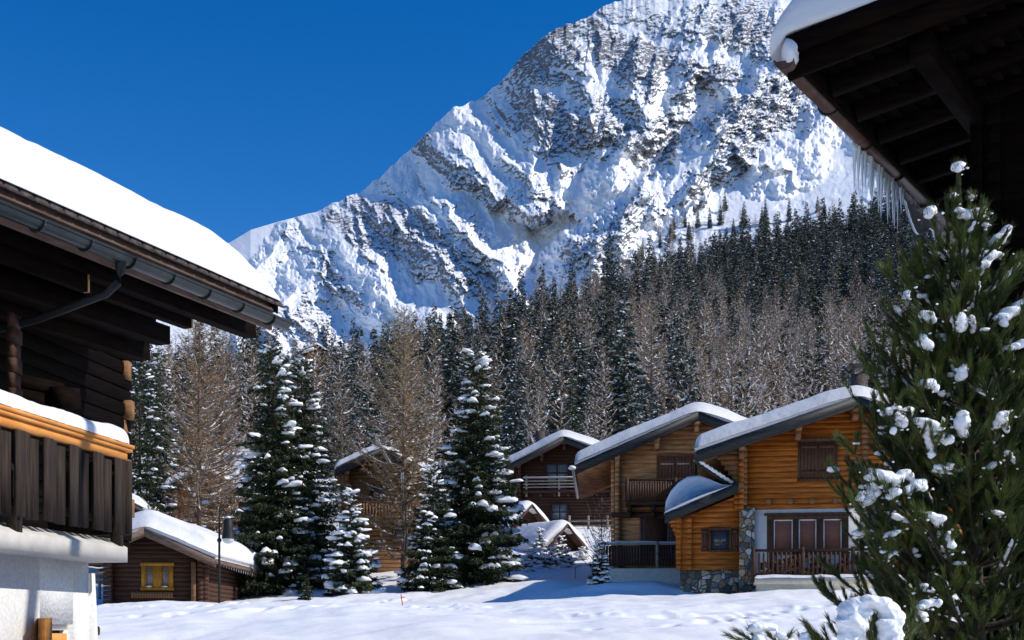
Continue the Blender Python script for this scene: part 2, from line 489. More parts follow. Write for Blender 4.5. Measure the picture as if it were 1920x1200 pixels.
wy = PY + 17 * fbm(PXm / 70, PY / 70, 5, 50, .62)


def segdist(x, y, pts):
    best = np.full(x.shape, 1e9); sgn = np.zeros(x.shape)
    for (x0, y0), (x1, y1) in zip(pts[:-1], pts[1:]):
        dx, dy = x1 - x0, y1 - y0
        k = np.clip(((x - x0) * dx + (y - y0) * dy) / (dx * dx + dy * dy), 0, 1)
        d_ = np.hypot(x - x0 - k * dx, y - y0 - k * dy)
        sgn = np.where(d_ < best, dx * (y - y0) - dy * (x - x0), sgn); best = np.minimum(best, d_)
    return best, sgn < 0


D = np.zeros(PXm.shape)
ribs = [([(850, 205), (905, 262), (960, 318), (1045, 385)], 85, 62), ([(800, 245), (850, 300), (905, 345), (985, 395), (1045, 400)], 75, 55),
        ([(640, 385), (700, 405), (770, 440), (800, 500)], 70, 75), ([(622, 460), (680, 512), (750, 595)], 120, 85), ([(622, 460), (575, 520), (520, 590)], 70, 60),
        ([(820, 370), (865, 425), (930, 490), (975, 560)], 95, 62), ([(730, 350), (790, 400), (840, 440)], 55, 45),
        ([(1200, 365), (1130, 430), (1040, 500)], 110, 70), ([(1195, 150), (1205, 230), (1165, 300), (1120, 350)], 60, 55),
        ([(1450, 120), (1390, 190), (1330, 265), (1245, 345)], 80, 60), ([(1340, 255), (1400, 290), (1460, 320)], 60, 40),
        ([(1560, 200), (1500, 270), (1440, 300)], 60, 50), ([(1030, 70), (1090, 140), (1110, 220)], 55, 60),
        ([(560, 420), (520, 450), (480, 500)], 50, 35), ([(1310, 60), (1290, 130), (1260, 190)], 50, 45)]
for pts, h, wd in ribs:
    d_, right_ = segdist(wx, wy, pts)
    D = np.maximum(D, h * np.clip(1 - d_ / (wd * np.where(right_, 1.45, .72)), 0, 1))
gul = [([(905, 200), (960, 262), (1030, 335), (1060, 395), (1015, 455), (1003, 545)], 45, 42), ([(1310, 180), (1275, 260), (1190, 335), (1070, 430), (1010, 520)], 55, 36),
       ([(770, 320), (870, 380), (950, 430), (1000, 500)], 45, 36), ([(745, 480), (760, 560), (745, 600)], 40, 50), ([(1120, 300), (1080, 370), (1020, 440)], 35, 35)]
for pts, h, wd in gul:
    D = D - h * np.exp(-(segdist(wx, wy, pts)[0] / wd) ** 2)
# areas of bare cliff (+) and of smooth snow (-)
bias = np.zeros(PXm.shape)
for cx, cy, rx, ry, ang, v in [
    # bare cliffs and ribs
    (1090, 240, 150, 55, 8, 1.2), (1200, 110, 190, 70, 18, 1.1), (1400, 60, 120, 60, 10, .7), (1420, 240, 110, 80, -30, 1.1), (1220, 270, 60, 50, 0, .8), (1010, 110, 60, 60, -50, .9),
    (845, 320, 95, 24, 38, 1.2), (960, 390, 75, 24, 25, 1.1), (745, 445, 95, 50, 20, 1.2), (605, 500, 45, 35, 60, 1.1), (650, 545, 50, 18, 35, 1.0), (880, 520, 90, 28, 45, 1.2),
    (1110, 462, 80, 26, -28, 1.4), (1190, 385, 42, 22, -20, 1.2), (570, 610, 60, 40, 30, .9), (550, 430, 36, 16, -30, 1.0), (830, 480, 60, 26, 50, 1.0), (700, 385, 50, 22, 30, 1.0), (640, 430, 40, 18, 30, .8), (1330, 350, 60, 25, 30, .6),
    # smooth snowfields
    (500, 425, 80, 20, -20, -1.8), (450, 460, 60, 40, -30, -1.6), (900, 392, 110, 17, 34, -2.2), (985, 460, 36, 75, -25, -2.0), (1000, 530, 40, 40, 0, -1.8),
    (985, 285, 90, 13, 45, -1.5), (870, 245, 70, 12, 42, -1.5), (760, 575, 42, 55, 0, -1.8), (690, 530, 75, 17, 42, -1.7), (665, 585, 60, 18, 35, -1.5), (1080, 415, 95, 22, -38, -2.0), (1160, 330, 100, 26, -42, -1.6), (1090, 350, 50, 30, -50, -1.2),
    (1250, 200, 90, 14, -12, -1.2), (1290, 300, 100, 16, -45, -1.3), (1540, 320, 90, 90, -30, -1.8), (1480, 410, 160, 50, 0, -1.8), (1280, 440, 80, 30, 0, -1.4), (820, 410, 60, 14, 50, -1.3), (600, 440, 50, 12, 50, -1.1), (1330, 95, 90, 13, 14, -1.4), (1120, 155, 80, 11, 16, -1.3), (1180, 60, 60, 10, 20, -1.2), (1260, 150, 16, 60, 30, -1.2), (1110, 110, 12, 45, -25, -1.1), (1370, 170, 70, 14, -35, -1.3), (1430, 300, 60, 14, -45, -1.2), (1060, 185, 50, 10, 25, -1.0), (560, 510, 26, 60, 40, -1.0)]:
    a = R(ang); dx = wx - cx; dy = wy - cy
    ex = (dx * math.cos(a) + dy * math.sin(a)) / rx; ey = (-dx * math.sin(a) + dy * math.cos(a)) / ry
    bias += v * np.exp(-(ex ** 2 + ey ** 2))
rk = np.clip(.36 + .85 * bias, 0, 1.15)
# ribs and gullies that run down towards the foot of the big couloir
th = np.arctan2(wx - 1010, 700 - wy) + .05 * fbm(PXm / 90, PY / 90, 3, 66); rr = np.hypot(wx - 1010, 700 - wy)
fan = ridged(th * 7.5, rr / 260, 3, 60, .55)
D += (4.5 + 4 * rk) * fan
D += (5 + 9 * rk) * ridged(wx / 85, wy / 70, 4, 70, .45)


def blur(A, r_):
    for ax in (0, 1):
        P_ = np.pad(A, [(r_ + 1, r_) if k == ax else (0, 0) for k in (0, 1)], mode='edge'); cs = np.cumsum(P_, ax)
        n_ = A.shape[ax]; A = (np.take(cs, np.arange(2 * r_ + 1, 2 * r_ + 1 + n_), ax) - np.take(cs, np.arange(n_), ax)) / (2 * r_ + 1)
    return A


# crisp pyramidal ribs of two smaller sizes, running down the local fall line
rp_ = np.random.RandomState(21)
jx = PXm + 5 * fbm(PXm / 30, PY / 30, 4, 41, .6); jy = PY + 5 * fbm(PXm / 30, PY / 30, 4, 51, .6)
rk = np.clip(rk, 0, 1.1); rk0 = rk


def ribs_level(n, Lr, Wr, Hr, pw):
    lev = np.zeros(D.shape)
    for _ in range(n):
        cx = rp_.uniform(380, 1740); ci = rp_.uniform(.02, .98)
        j = np.searchsorted(cols, cx); i = int(ci * (NS - 1)); cy = PY[i, j]
        if rp_.rand() > rk0[i, j] ** pw: continue
        dirx = np.interp(cx, [500, 900, 1080, 1300], [.72, .62, -.15, -.60]) + rp_.uniform(-.35, .35)
        Ln = rp_.uniform(*Lr); Wd = rp_.uniform(*Wr); Hh = rp_.uniform(*Hr)
        dx, dy = dirx, 1.0; q_ = math.hypot(dx, dy); dx, dy = dx / q_, dy / q_
        ext = Ln + Wd * 1.5 + 8
        j0, j1 = np.searchsorted(cols, cx - ext), np.searchsorted(cols, cx + ext)
        pyc = PY[:, j]; i1 = NS - np.searchsorted(pyc[::-1], cy - Wd - 25); i0 = NS - np.searchsorted(pyc[::-1], cy + ext + 20)
        i0 = max(0, i0); i1 = min(NS, i1)
        if i1 - i0 < 2 or j1 - j0 < 2: continue
        X_ = jx[i0:i1, j0:j1] - cx; Y_ = jy[i0:i1, j0:j1] - cy
        u_ = (X_ * dx + Y_ * dy) / Ln; v_ = -X_ * dy + Y_ * dx; v_ = np.abs(v_) / np.where(v_ < 0, 1.4, .7)
        up_ = np.clip(1 + u_ * Ln / (Wd * .55), 0, 1)            # steep head
        wd_ = Wd * (.35 + .75 * np.clip(u_, 0, 1))               # widens downwards
        t_ = Hh * np.clip(1 - v_ / wd_, 0, 1) * np.clip(1 - .75 * np.clip(u_, 0, 2), 0, 1) * up_
        lev[i0:i1, j0:j1] = np.maximum(lev[i0:i1, j0:j1], t_)
    return lev


D += ribs_level(400, (50, 130), (22, 44), (24, 52), 1.2)
D += ribs_level(1700, (16, 44), (8, 15), (7, 14), 1.5)
D += rk * 4 * np.clip(.5 + .5 * ridged(wx / 30, wy / 22, 4, 83, .6), 0, 1) ** 1.5
D += (.15 + rk) * 2.4 * ridged(PXm / 8.5 + .3 * PY / 8.5, PY / 7.5, 3, 85, .6)
# strata: tilted ledges on the bare faces, dipping with the ribs at the lower left
dip = np.interp(PXm, [820, 1080], [-.70, .14])
st = (wy + dip * (wx - 1000)) / 13 + .9 * fbm(wx / 60, wy / 30, 3, 90)
saw = st - np.floor(st)
led = np.where(saw < .7, saw / .7, (1 - saw) / .3)
D += rk * 5.0 * led * np.clip(.6 + fbm(wx / 40, wy / 40, 2, 95), 0, 1.4)
st2 = (wy + dip * (wx - 1000)) / 5.6 + 1.3 * fbm(wx / 30, wy / 18, 3, 97)
D += rk * 2.0 * np.abs((st2 - np.floor(st2)) * 2 - 1)
fade = np.clip((PXm + 1000) / 600, .3, 1) * (.35 + .65 * np.clip((1 - S) / .3, 0, 1))
Yd = Y0 + (Y1 - Y0) * S ** .92 - D * (.12 + .88 * fade) + 40
Xm = (PXm - 960) / F * Yd
Zm = EYE + T * Yd
# far side of the ridge falls away
bk = 14
Yb = Yd[-1][None, :] + np.linspace(8, 900, bk)[:, None] ; Xb = (cols[None, :] - 960) / F * Yb
Zb = Zm[-1][None, :] - (np.linspace(8, 900, bk)[:, None]) * .75
Xa = np.concatenate([Xm, Xb]); Ya = np.concatenate([Yd, Yb]); Za = np.concatenate([Zm, Zb])
# front skirt goes below the hillside
Xa = np.concatenate([Xa[:1] * .8, Xa]); Ya = np.concatenate([Ya[:1] * .8, Ya]); Za = np.concatenate([Za[:1] * 0 + 20, Za])
du = lambda A, ax: np.gradient(A, axis=ax)
ax_, ay_, az_ = du(Xa, 1), du(Ya, 1), du(Za, 1)
bx_, by_, bz_ = du(Xa, 0), du(Ya, 0), du(Za, 0)
nx = ay_ * bz_ - az_ * by_; ny = az_ * bx_ - ax_ * bz_; nz = ax_ * by_ - ay_ * bx_
ln = np.sqrt(nx ** 2 + ny ** 2 + nz ** 2) + 1e-9
nzn = nz / ln
rka = np.concatenate([rk[:1] * 0, rk, np.repeat(rk[-1:] * 0, bk, 0)])
nr, nc = Xa.shape
idx = np.arange(nr * nc).reshape(nr, nc)
q = np.stack([idx[:-1, :-1], idx[:-1, 1:], idx[1:, 1:], idx[1:, :-1]], -1).reshape(-1, 4)
g = MB(); g.add(np.stack([Xa, Ya, Za], -1).reshape(-1, 3), q)
m = mat('mountain_snow_and_rock', (.85, .87, .9), .8, .15)
b = m.node_tree.nodes['Principled BSDF']
at = N(m, 'ShaderNodeAttribute'); at.attribute_name = 'rock'
tc = N(m, 'ShaderNodeTexCoord')
n1 = N(m, 'ShaderNodeTexNoise'); n1.inputs['Scale'].default_value = .08; n1.inputs['Detail'].default_value = 10; n1.inputs['Roughness'].default_value = .78
mp = N(m, 'ShaderNodeMapping'); mp.inputs['Scale'].default_value = (1, 1, 2.2); mp.inputs['Rotation'].default_value = (0, R(14), 0)
L(m, tc.outputs['Object'], mp.inputs['Vector']); L(m, mp.outputs[0], n1.inputs['Vector'])
mr = N(m, 'ShaderNodeMapRange'); mr.inputs['From Min'].default_value = .28; mr.inputs['From Max'].default_value = .72; mr.inputs['To Min'].default_value = -.40; mr.inputs['To Max'].default_value = .40
L(m, n1.outputs['Fac'], mr.inputs['Value'])
ad = N(m, 'ShaderNodeMath'); L(m, at.outputs['Fac'], ad.inputs[0]); L(m, mr.outputs[0], ad.inputs[1])
rp = N(m, 'ShaderNodeValToRGB'); rp.color_ramp.elements[0].position = .50; rp.color_ramp.elements[1].position = .58
L(m, ad.outputs[0], rp.inputs['Fac'])
n2 = N(m, 'ShaderNodeTexNoise'); n2.inputs['Scale'].default_value = .12; n2.inputs['Detail'].default_value = 6
L(m, tc.outputs['Object'], n2.inputs['Vector'])
rc = N(m, 'ShaderNodeValToRGB'); rc.color_ramp.elements[0].position = .3; rc.color_ramp.elements[1].position = .7
rc.color_ramp.elements[0].color = (.095, .105, .13, 1); rc.color_ramp.elements[1].color = (.27, .265, .27, 1)
L(m, n2.outputs['Fac'], rc.inputs['Fac'])
mx = N(m, 'ShaderNodeMix'); mx.data_type = 'RGBA'
L(m, rp.outputs['Color'], mx.inputs['Factor']); mx.inputs['A'].default_value = (.90, .91, .94, 1); L(m, rc.outputs['Color'], mx.inputs['B'])
L(m, mx.outputs['Result'], b.inputs['Base Color'])
bp = N(m, 'ShaderNodeBump'); bp.inputs['Strength'].default_value = .8; bp.inputs['Distance'].default_value = 2.0
mu = N(m, 'ShaderNodeMath'); mu.operation = 'MULTIPLY'; L(m, n1.outputs['Fac'], mu.inputs[0]); L(m, rp.outputs['Color'], mu.inputs[1])
L(m, mu.outputs[0], bp.inputs['Height']); L(m, bp.outputs[0], b.inputs['Normal'])
M['mountain'] = m
o = g.build('mountain', m, smooth=True)
nb_ = blur(blur(nzn, 5), 5)
rock = .30 + 1.1 * (nb_ - nzn) + .5 * np.clip(.64 - nb_, -.3, .3) + .55 * (np.clip(rka, 0, 1) - .42)
rock = np.clip(rock, -.3, .66)
rock = np.where(rka <= .02, rock - .6, rock)
a = o.data.attributes.new('rock', 'FLOAT', 'POINT'); a.data.foreach_set('value', rock.astype(np.float32).ravel())
tag(o, 'snow streaked grey rock mountain rising beyond the forest', 'mountain', kind='structure')


def mountain_point(px, py):
    j = int(np.argmin(np.abs(cols - px))); i = int(np.argmin(np.abs(PY[:, j] - py)))
    return Vector((Xm[i, j], Yd[i, j], Zm[i, j]))

# ------------------------------------------------------------------ building helpers
def log_panel(mb, O, ux, nrm, z0, z1, xr_fn, h=.2, bul=.04, th=.12, mat_=0, jit=0, seed=1):
    """courses of rounded logs: O origin, ux direction along the wall, nrm outward normal"""
    O = Vector(O); ux = Vector(ux).normalized(); nrm = Vector(nrm).normalized(); up = Vector((0, 0, 1))
    rnd = random.Random(seed)
    z = z0
    while z < z1 - .01:
        hh = min(h, z1 - z)
        a0, a1 = xr_fn(z); b0, b1 = xr_fn(z + hh)
        if a1 - a0 > .05:
            b0 = max(b0, a0) if b1 > b0 else (a0 + a1) / 2; b1 = min(b1, a1) if b1 > b0 else b0 + .01
            j = rnd.uniform(-jit, jit)
            A = []; B = []
            for k, (fz, fy) in enumerate(((0, -th), (0, -.35 * bul), (.07, .4 * bul), (.5, .6 * bul), (.93, .4 * bul), (1, -.35 * bul), (1, -th))):
                l = a0 + (b0 - a0) * fz; r = a1 + (b1 - a1) * fz
                off = nrm * (fy + (j if fy > 0 else 0)) + up * (z + hh * fz)
                A.append(O + ux * l + off); B.append(O + ux * r + off)
            mb.loft(A, B, mat_)
        z += hh


def snow_slab(mb, x0, x1, y0, y1, zfn, T, r=.35, nx=60, ny=30, seed=3, rough=.05, over=.06, sag=0):
    """thick rounded snow cover over a roof; zfn(x) gives the roof surface height"""
    def grid(a, b, n):
        t = np.linspace(0, 1, n); k = .5 - .5 * np.cos(PI * t); k = .6 * k + .4 * t
        return a + (b - a) * k
    xs = grid(x0 - over, x1 + over, nx); ys = grid(y0 - over, y1 + over, ny)
    Xs, Ys = np.meshgrid(xs, ys, indexing='ij')
    e = np.minimum(np.minimum(Xs - xs[0], xs[-1] - Xs), np.minimum(Ys - ys[0], ys[-1] - Ys)) / r
    ex = np.clip(np.minimum(Xs - xs[0], xs[-1] - Xs) / r, 0, 1); ey = np.clip(np.minimum(Ys - ys[0], ys[-1] - Ys) / r, 0, 1)
    f = np.sqrt(np.clip(1 - (1 - ex) ** 2, 0, 1)) * np.sqrt(np.clip(1 - (1 - ey) ** 2, 0, 1))
    t = T * (.18 + .82 * f) * (1 + rough * 2 * fbm(Xs / 2.3, Ys / 2.3, 3, seed)) + rough * .35 * fbm(Xs / .5, Ys / .5, 2, seed + 9)
    base = zfn(Xs)
    top = base + t
    # soften the ridge
    lo = base + .004 + .015 * noise2(Xs * 3, Ys * 3, seed)
    n = nx * ny
    i = np.arange(n).reshape(nx, ny)
    q1 = np.stack([i[:-1, :-1], i[1:, :-1], i[1:, 1:], i[:-1, 1:]], -1).reshape(-1, 4)
    bx = Xs + 0; by = Ys + 0
    # pull the lowest edge slightly inward so the side bulges
    cx, cy = (x0 + x1) / 2, (y0 + y1) / 2
    edge = (e <= 0)
    bx = np.where(edge & (Xs < x0), x0 + .02, np.where(edge & (Xs > x1), x1 - .02, Xs)); by = np.where(edge & (Ys < y0), y0 + .02, np.where(edge & (Ys > y1), y1 - .02, Ys))
    mb.add(np.concatenate([np.stack([Xs, Ys, top], -1).reshape(-1, 3), np.stack([bx, by, lo], -1).reshape(-1, 3)]),
           np.concatenate([q1, (q1 + n)[:, ::-1],
                           np.stack([i[:-1, 0], i[:-1, 0] + n, i[1:, 0] + n, i[1:, 0]], -1)[:, ::-1], np.stack([i[:-1, -1], i[1:, -1], i[1:, -1] + n, i[:-1, -1] + n], -1)[:, ::-1],
                           np.stack([i[0, :-1], i[0, 1:], i[0, 1:] + n, i[0, :-1] + n], -1)[:, ::-1], np.stack([i[-1, :-1], i[-1, :-1] + n, i[-1, 1:] + n, i[-1, 1:]], -1)[:, ::-1]]))


def soft_roof(xr, zr, sl, sr=None, k=.35):
    sr = sl if sr is None else sr
    def f(x):
        x = np.asarray(x, float) - xr
        ax = np.where(x < 0, -x * sl, x * sr)
        soft = np.sqrt(ax * ax + k * k * .16) - k * .1
        return zr - soft
    return f


def house(root, W, Dp, xr, zr, sl, wallmat, ov=(1.6, 1.6), of=1.2, ob=.8, T=.5, thick=.14, fas=.38, log=.2, z0=.0, fasmat='fascia', sr=None, seed=1, logjit=0, snowr=.32, rafters=True, wallz=None, roofw=None):
    """gabled log house in local coordinates: front wall y=0, x 0..W, ridge along y"""
    sr = sl if sr is None else sr
    xl, xh = -ov[0], W + ov[1]
    hz = lambda x: zr - (xr - x) * sl if x < xr else zr - (x - xr) * sr
    rt = thick + .02
    w_ = MB()
    top = zr - rt - .01
    fn = lambda z: (max(0, xr - (top - z) / sl), min(W, xr + (top - z) / sr))
    log_panel(w_, (0, 0, 0), (1, 0, 0), (0, -1, 0), z0, top - .05, fn, log, .045, .15, 0, logjit, seed)
    log_panel(w_, (0, Dp, 0), (1, 0, 0), (0, 1, 0), z0, top - .05, fn, log, .045, .15, 0, logjit, seed + 1)
    for xx, nn, s_ in ((0, -1, sl), (W, 1, sr)):
        hh = hz(xx) - rt
        log_panel(w_, (xx, 0, 0), (0, 1, 0), (nn, 0, 0), z0, hh, lambda z: (.02, Dp - .02), log, .045, .15, 0, logjit, seed + 2)
    # crossed log ends at the corners
    z = z0
    while z < min(hz(0), hz(W)) - rt - log:
        for xx in (0, W):
            w_.box(xx - .09, xx + .09, -.26, .02, z + .01, z + log - .015)
            if xx == 0: w_.box(-.26, .02, -.085, .085, z + .01, z + log - .015)
            else: w_.box(W - .02, W + .26, -.085, .085, z + .01, z + log - .015)
        z += log
    wall = w_.build('wall', M[wallmat], root)
    r_ = MB()
    for a, b in ((xl, xr), (xr, xh)):
        A = [(a, -of, hz(a) - thick), (b, -of, hz(b) - thick), (b, -of, hz(b)), (a, -of, hz(a))]
        B = [(p[0], Dp + ob, p[2]) for p in A]
        r_.loft(A, B)
    roof = r_.build('roof', M[roofw or 'mid_log'], root)
    f_ = MB()
    for a, b in ((xl, xr), (xr, xh)):
        for y in (-of - .05, Dp + ob + .01):
            A = [(a, y, hz(a) - fas), (b, y, hz(b) - fas), (b, y, hz(b) + .03), (a, y, hz(a) + .03)]
            f_.loft(A, [(p[0], p[1] + .04, p[2]) for p in A])
        # second, set-back board of the rake
            if y < 0:
                A = [(a, -of - .008, hz(a) - fas - .07), (b, -of - .008, hz(b) - fas - .07), (b, -of - .008, hz(b) - fas + .1), (a, -of - .008, hz(a) - fas + .1)]
                f_.loft(A, [(p[0], p[1] + .05, p[2]) for p in A])
    for xx, sgn in ((xl, -1), (xh, 1)):
        f_.box(min(xx, xx + sgn * .04), max(xx, xx + sgn * .04), -of - .046, Dp + ob + .046, hz(xx) - fas * .6, hz(xx) + .01)
    f_.build('rake_board', M[fasmat], roof)
    if rafters:
        p_ = MB()
        for xx in (0, W, xr, (xr) / 2, (W + xr) / 2):
            zt = hz(xx) - thick - .02
            p_.box(xx - .1, xx + .1, -of + .06, .3, zt - .26, zt)
            p_.box(xx - .09, xx + .09, -of * .6, .3, zt - .50, zt - .27)
        y = -of + .35
        while y < Dp + ob:
            for a, b in ((xl + .05, .0), (W, xh - .05)):
                za, zb = hz(a) - thick - .07, hz(b) - thick - .07
                p_.beam((a, y, za), (b, y, zb), .1, .13)
            y += .8
        p_.build_each('rafter', M[wallmat if wallmat != 'orange_log' else 'mid_log'], roof)
    s_ = MB()
    snow_slab(s_, xl + .02, xh - .02, -of + .02, Dp + ob - .02, soft_roof(xr, zr + .035, sl, sr), T, snowr, 70, 44, seed, .05)
    s_.build('roof_snow', M['snow'], root, smooth=True)
    return hz


def window(root, x0, x1, z0, z1, y=-.06, frame='trim_brown', pane='glass', nv=1, nh=1, fw=.08, bar=.035, barmat=None, name='window'):
    """framed window on the front wall with nv x nh panes"""
    f = MB()
    for a, b, c, d in ((x0 - fw, x1 + fw, z1, z1 + fw), (x0 - fw, x1 + fw, z0 - fw, z0), (x0 - fw, x0, z0, z1), (x1, x1 + fw, z0, z1)):
        f.box(a, b, y - .05, y + .1, c, d)
    o = f.build(name, M[frame], root)
    p = MB(); p.box(x0, x1, y, y + .04, z0, z1); p.build('pane', M[pane], o)
    g_ = MB()
    for k in range(1, nv):
        xx = x0 + (x1 - x0) * k / nv; g_.box(xx - bar / 2, xx + bar / 2, y - .022, y - .002, z0, z1)
    for k in range(1, nh):
        zz = z0 + (z1 - z0) * k / nh; g_.box(x0, x1, y - .019, y - .003, zz - bar / 2, zz + bar / 2)
    if nv > 1 or nh > 1: g_.build('glazing_bar', M[barmat or frame], o)
    return o


def shutter(root, x0, x1, z0, z1, y, matn='shutter_brown', planks=5, battens=True, name='shutter'):
    s = MB(); w_ = (x1 - x0) / planks
    for k in range(planks):
        s.box(x0 + k * w_ + .006, x0 + (k + 1) * w_ - .006, y - .03, y, z0, z1)
    if battens:
        for f in (.14, .86): s.box(x0 + .03, x1 - .03, y - .055, y - .032, z0 + (z1 - z0) * f - .05, z0 + (z1 - z0) * f + .05)
    return s.build(name, M[matn], root)


def railing(root, x0, x1, y, z0, z1, matn, slat=.07, gap=.06, rail=.08, posts=(), name='balcony_railing', zig=0, bottom=.1, rmat=None):
    """front railing of a balcony: slats between two rails, with posts"""
    r_ = MB()
    r_.box(x0, x1, y - .05, y + .05, z1 - rail, z1)
    r_.box(x0, x1, y - .035, y + .035, z0 + bottom, z0 + bottom + rail)
    ro = r_.build(name, M[rmat or matn], root)
    s = MB(); x = x0 + gap
    k = 0
    while x + slat < x1:
        s.box(x, x + slat, y - .062 - (zig if k % 2 else 0), y - .052 + .02, z0 + bottom * .3, z1 - rail - .03)
        x += slat + gap; k += 1
    s.build('baluster', M[matn], ro)
    if len(posts):
        p = MB()
        for px_ in posts: p.box(px_ - .06, px_ + .06, y - .09, y + .06, z0 - .12, z1 + .06)
        p.build_each('post', M[rmat or matn], ro)
    return ro


# ------------------------------------------------------------------ orange log chalet
loc = P(1390, 1115, 44)
orange = thing('log_chalet', 'bright orange log chalet with brown shuttered window and field stone base', 'chalet', loc, R(-9))
hzO = house(orange, 7.9, 10, 3.9, 6.75, .325, 'orange_log', sr=.42, ov=(1.62, 1.7), of=1.2, T=.54, fas=.29, snowr=.22, z0=3.05, seed=11, roofw='mid_log', log=.19)
g = MB(); g.box(.02, 7.88, .02, 9.98, -.6, 3.04); g.build('plaster_wall', M['white_wall'], orange)
g = MB(); log_panel(g, (4.7, -.10, 0), (1, 0, 0), (0, -1, 0), .55, 3.04, lambda z: (0, 3.2), .19, .045, .08); g.build('lower_log_wall', M['orange_log'], orange)
for k, (a, b, z0) in enumerate(((-.08, .46, -.5), (4.12, 4.66, .45))):
    g = MB(); g.box(a, b, -.16, .3, z0, 3.12)
    if k == 0:
        g.loft([(a, -.5, -.5), (.95, -.5, -.5), (.95, .2, -.5), (a, .2, -.5)], [(a, -.25, .42), (.47, -.25, .42), (.47, .2, .42), (a, .2, .42)])
    g.build('stone_pillar', M['stone'], orange)
# log ends along the first floor and stacked logs beside the corner
g = MB()
for xx in (.95, 1.7, 2.45, 3.25): g.tube([(xx, .0, 3.28), (xx, -.3, 3.28)], .095, 10)
for xx in (.1, 4.27):
    z = 3.2 if xx < 1 else 3.2
    while z < hzO(xx) - .4: g.box(xx - .10, xx + .10, -.25, .02, z, z + .165); z += .19
for k in range(7):      # stepped corbels carrying the eave
    g.box(-.2 - .13 * k, .05, -.1, .12, 3.9 + .19 * k, 4.07 + .19 * k)
g.build_each('wall_log', M['mid_log'], orange)
# closed upper window
w1 = window(orange, 2.05, 3.28, 4.14, 5.42, -.07, 'trim_brown', 'blind', 1, 1, .07)
shutter(w1, 2.06, 2.66, 4.16, 5.40, -.09, 'trim_brown', 5); shutter(w1, 2.68, 3.27, 4.16, 5.40, -.09, 'trim_brown', 5)
g = MB(); g.box(1.92, 3.41, -.17, -.04, 5.44, 5.56); g.box(1.95, 3.38, -.15, -.04, 4.02, 4.10); g.build_each('window_trim', M['trim_brown'], w1)
# three-part glazed door with blinds
g = MB()
for a, b, c, d in ((.90, 3.72, 2.66, 2.82), (.80, 3.82, 2.82, 2.90), (.90, 1.13, .52, 2.66), (1.80, 2.0, .52, 2.66), (2.62, 2.85, .52, 2.66), (3.49, 3.72, .52, 2.66), (1.13, 3.49, 1.42, 1.58)):
    g.box(a, b, -.14, .04, c, d)
tri = g.build('window_frame', M['trim_brown'], orange)
for a, b in ((1.13, 1.80), (2.0, 2.62), (2.85, 3.49)):
    s = MB()
    for q in ((a, b, 2.62, 2.66), (a, b, 1.58, 1.62), (a, a + .04, 1.62, 2.62), (b - .04, b, 1.62, 2.62)): s.box(q[0], q[1], -.10, -.04, q[2], q[3])
    so_ = s.build('sash', M['white_paint'], tri)
    p = MB(); p.box(a + .04, b - .04, -.08, -.05, 1.62, 2.62); p.build('blind', M['blind'], so_)
# terrace: slab, railing, woodpile
g = MB(); g.box(.48, 8.6, -1.75, .0, -.8, .30); g.box(.40, 8.7, -1.83, .0, .303, .50)
g.build('terrace', M['cream'], orange)
s = MB(); snow_slab(s, .42, 8.68, -1.81, -1.25, lambda x: np.asarray(x) * 0 + .503, .12, .1, 60, 8, 4, .1, .02); s.build('terrace_snow', M['snow'], orange, True)
railing(orange, .30, 8.6, -1.6, .50, 1.52, 'dark_log', .075, .075, .09, (.36, 2.02, 3.7, 5.4, 7.1))
g = MB()
rnd = random.Random(5)
for k in range(150):
    xx = .6 + rnd.random() * 3.0; zz = .6 + rnd.random() * (.62 - .1 * math.sin(xx * 2)); rr_ = rnd.uniform(.05, .09)
    g.tube([(xx, -1.45 + rnd.uniform(-.03, .03), zz), (xx, -1.0, zz)], rr_, 7)
wp = g.build('firewood_pile', M['firewood'])
wp.parent = None
wp.matrix_world = Matrix.Translation(loc) @ Matrix.Rotation(R(-9), 4, 'Z')
tag(wp, 'stacked firewood logs behind the terrace railing of the orange chalet', 'firewood', kind='stuff')
# chimney
g = MB(); g.box(4.3, 4.9, 4.0, 4.6, 6.2, 8.6); g.box(4.2, 5.0, 3.9, 4.7, 8.9, 8.98)
for xx in (4.36, 4.84):
    for y_ in (4.0, 4.6): g.box(xx - .04, xx + .04, y_ - .04, y_ + .04, 8.6, 8.9)
g.build('chimney', M['tile'], orange)
# swan neck downpipe with snow
g = MB(); pp = [(-1.62, -1.1, 4.85), (-1.6, -1.1, 4.66), (-1.3, -.9, 4.42), (-.75, -.5, 4.10), (-.35, -.22, 3.93), (-.22, -.15, 3.7)]
g.tube(pp, .07, 8); dp = g.build('downpipe', M['metal'], orange, True)
s = MB()
for k in range(9):
    t = k / 8; s.blob((-1.55 + 1.15 * t, -1.08 + .8 * t, 4.70 - .68 * t), (.13, .12, .075), 2, k)
remesh(s.build('pipe_snow', M['snow'], dp), .03, 3)
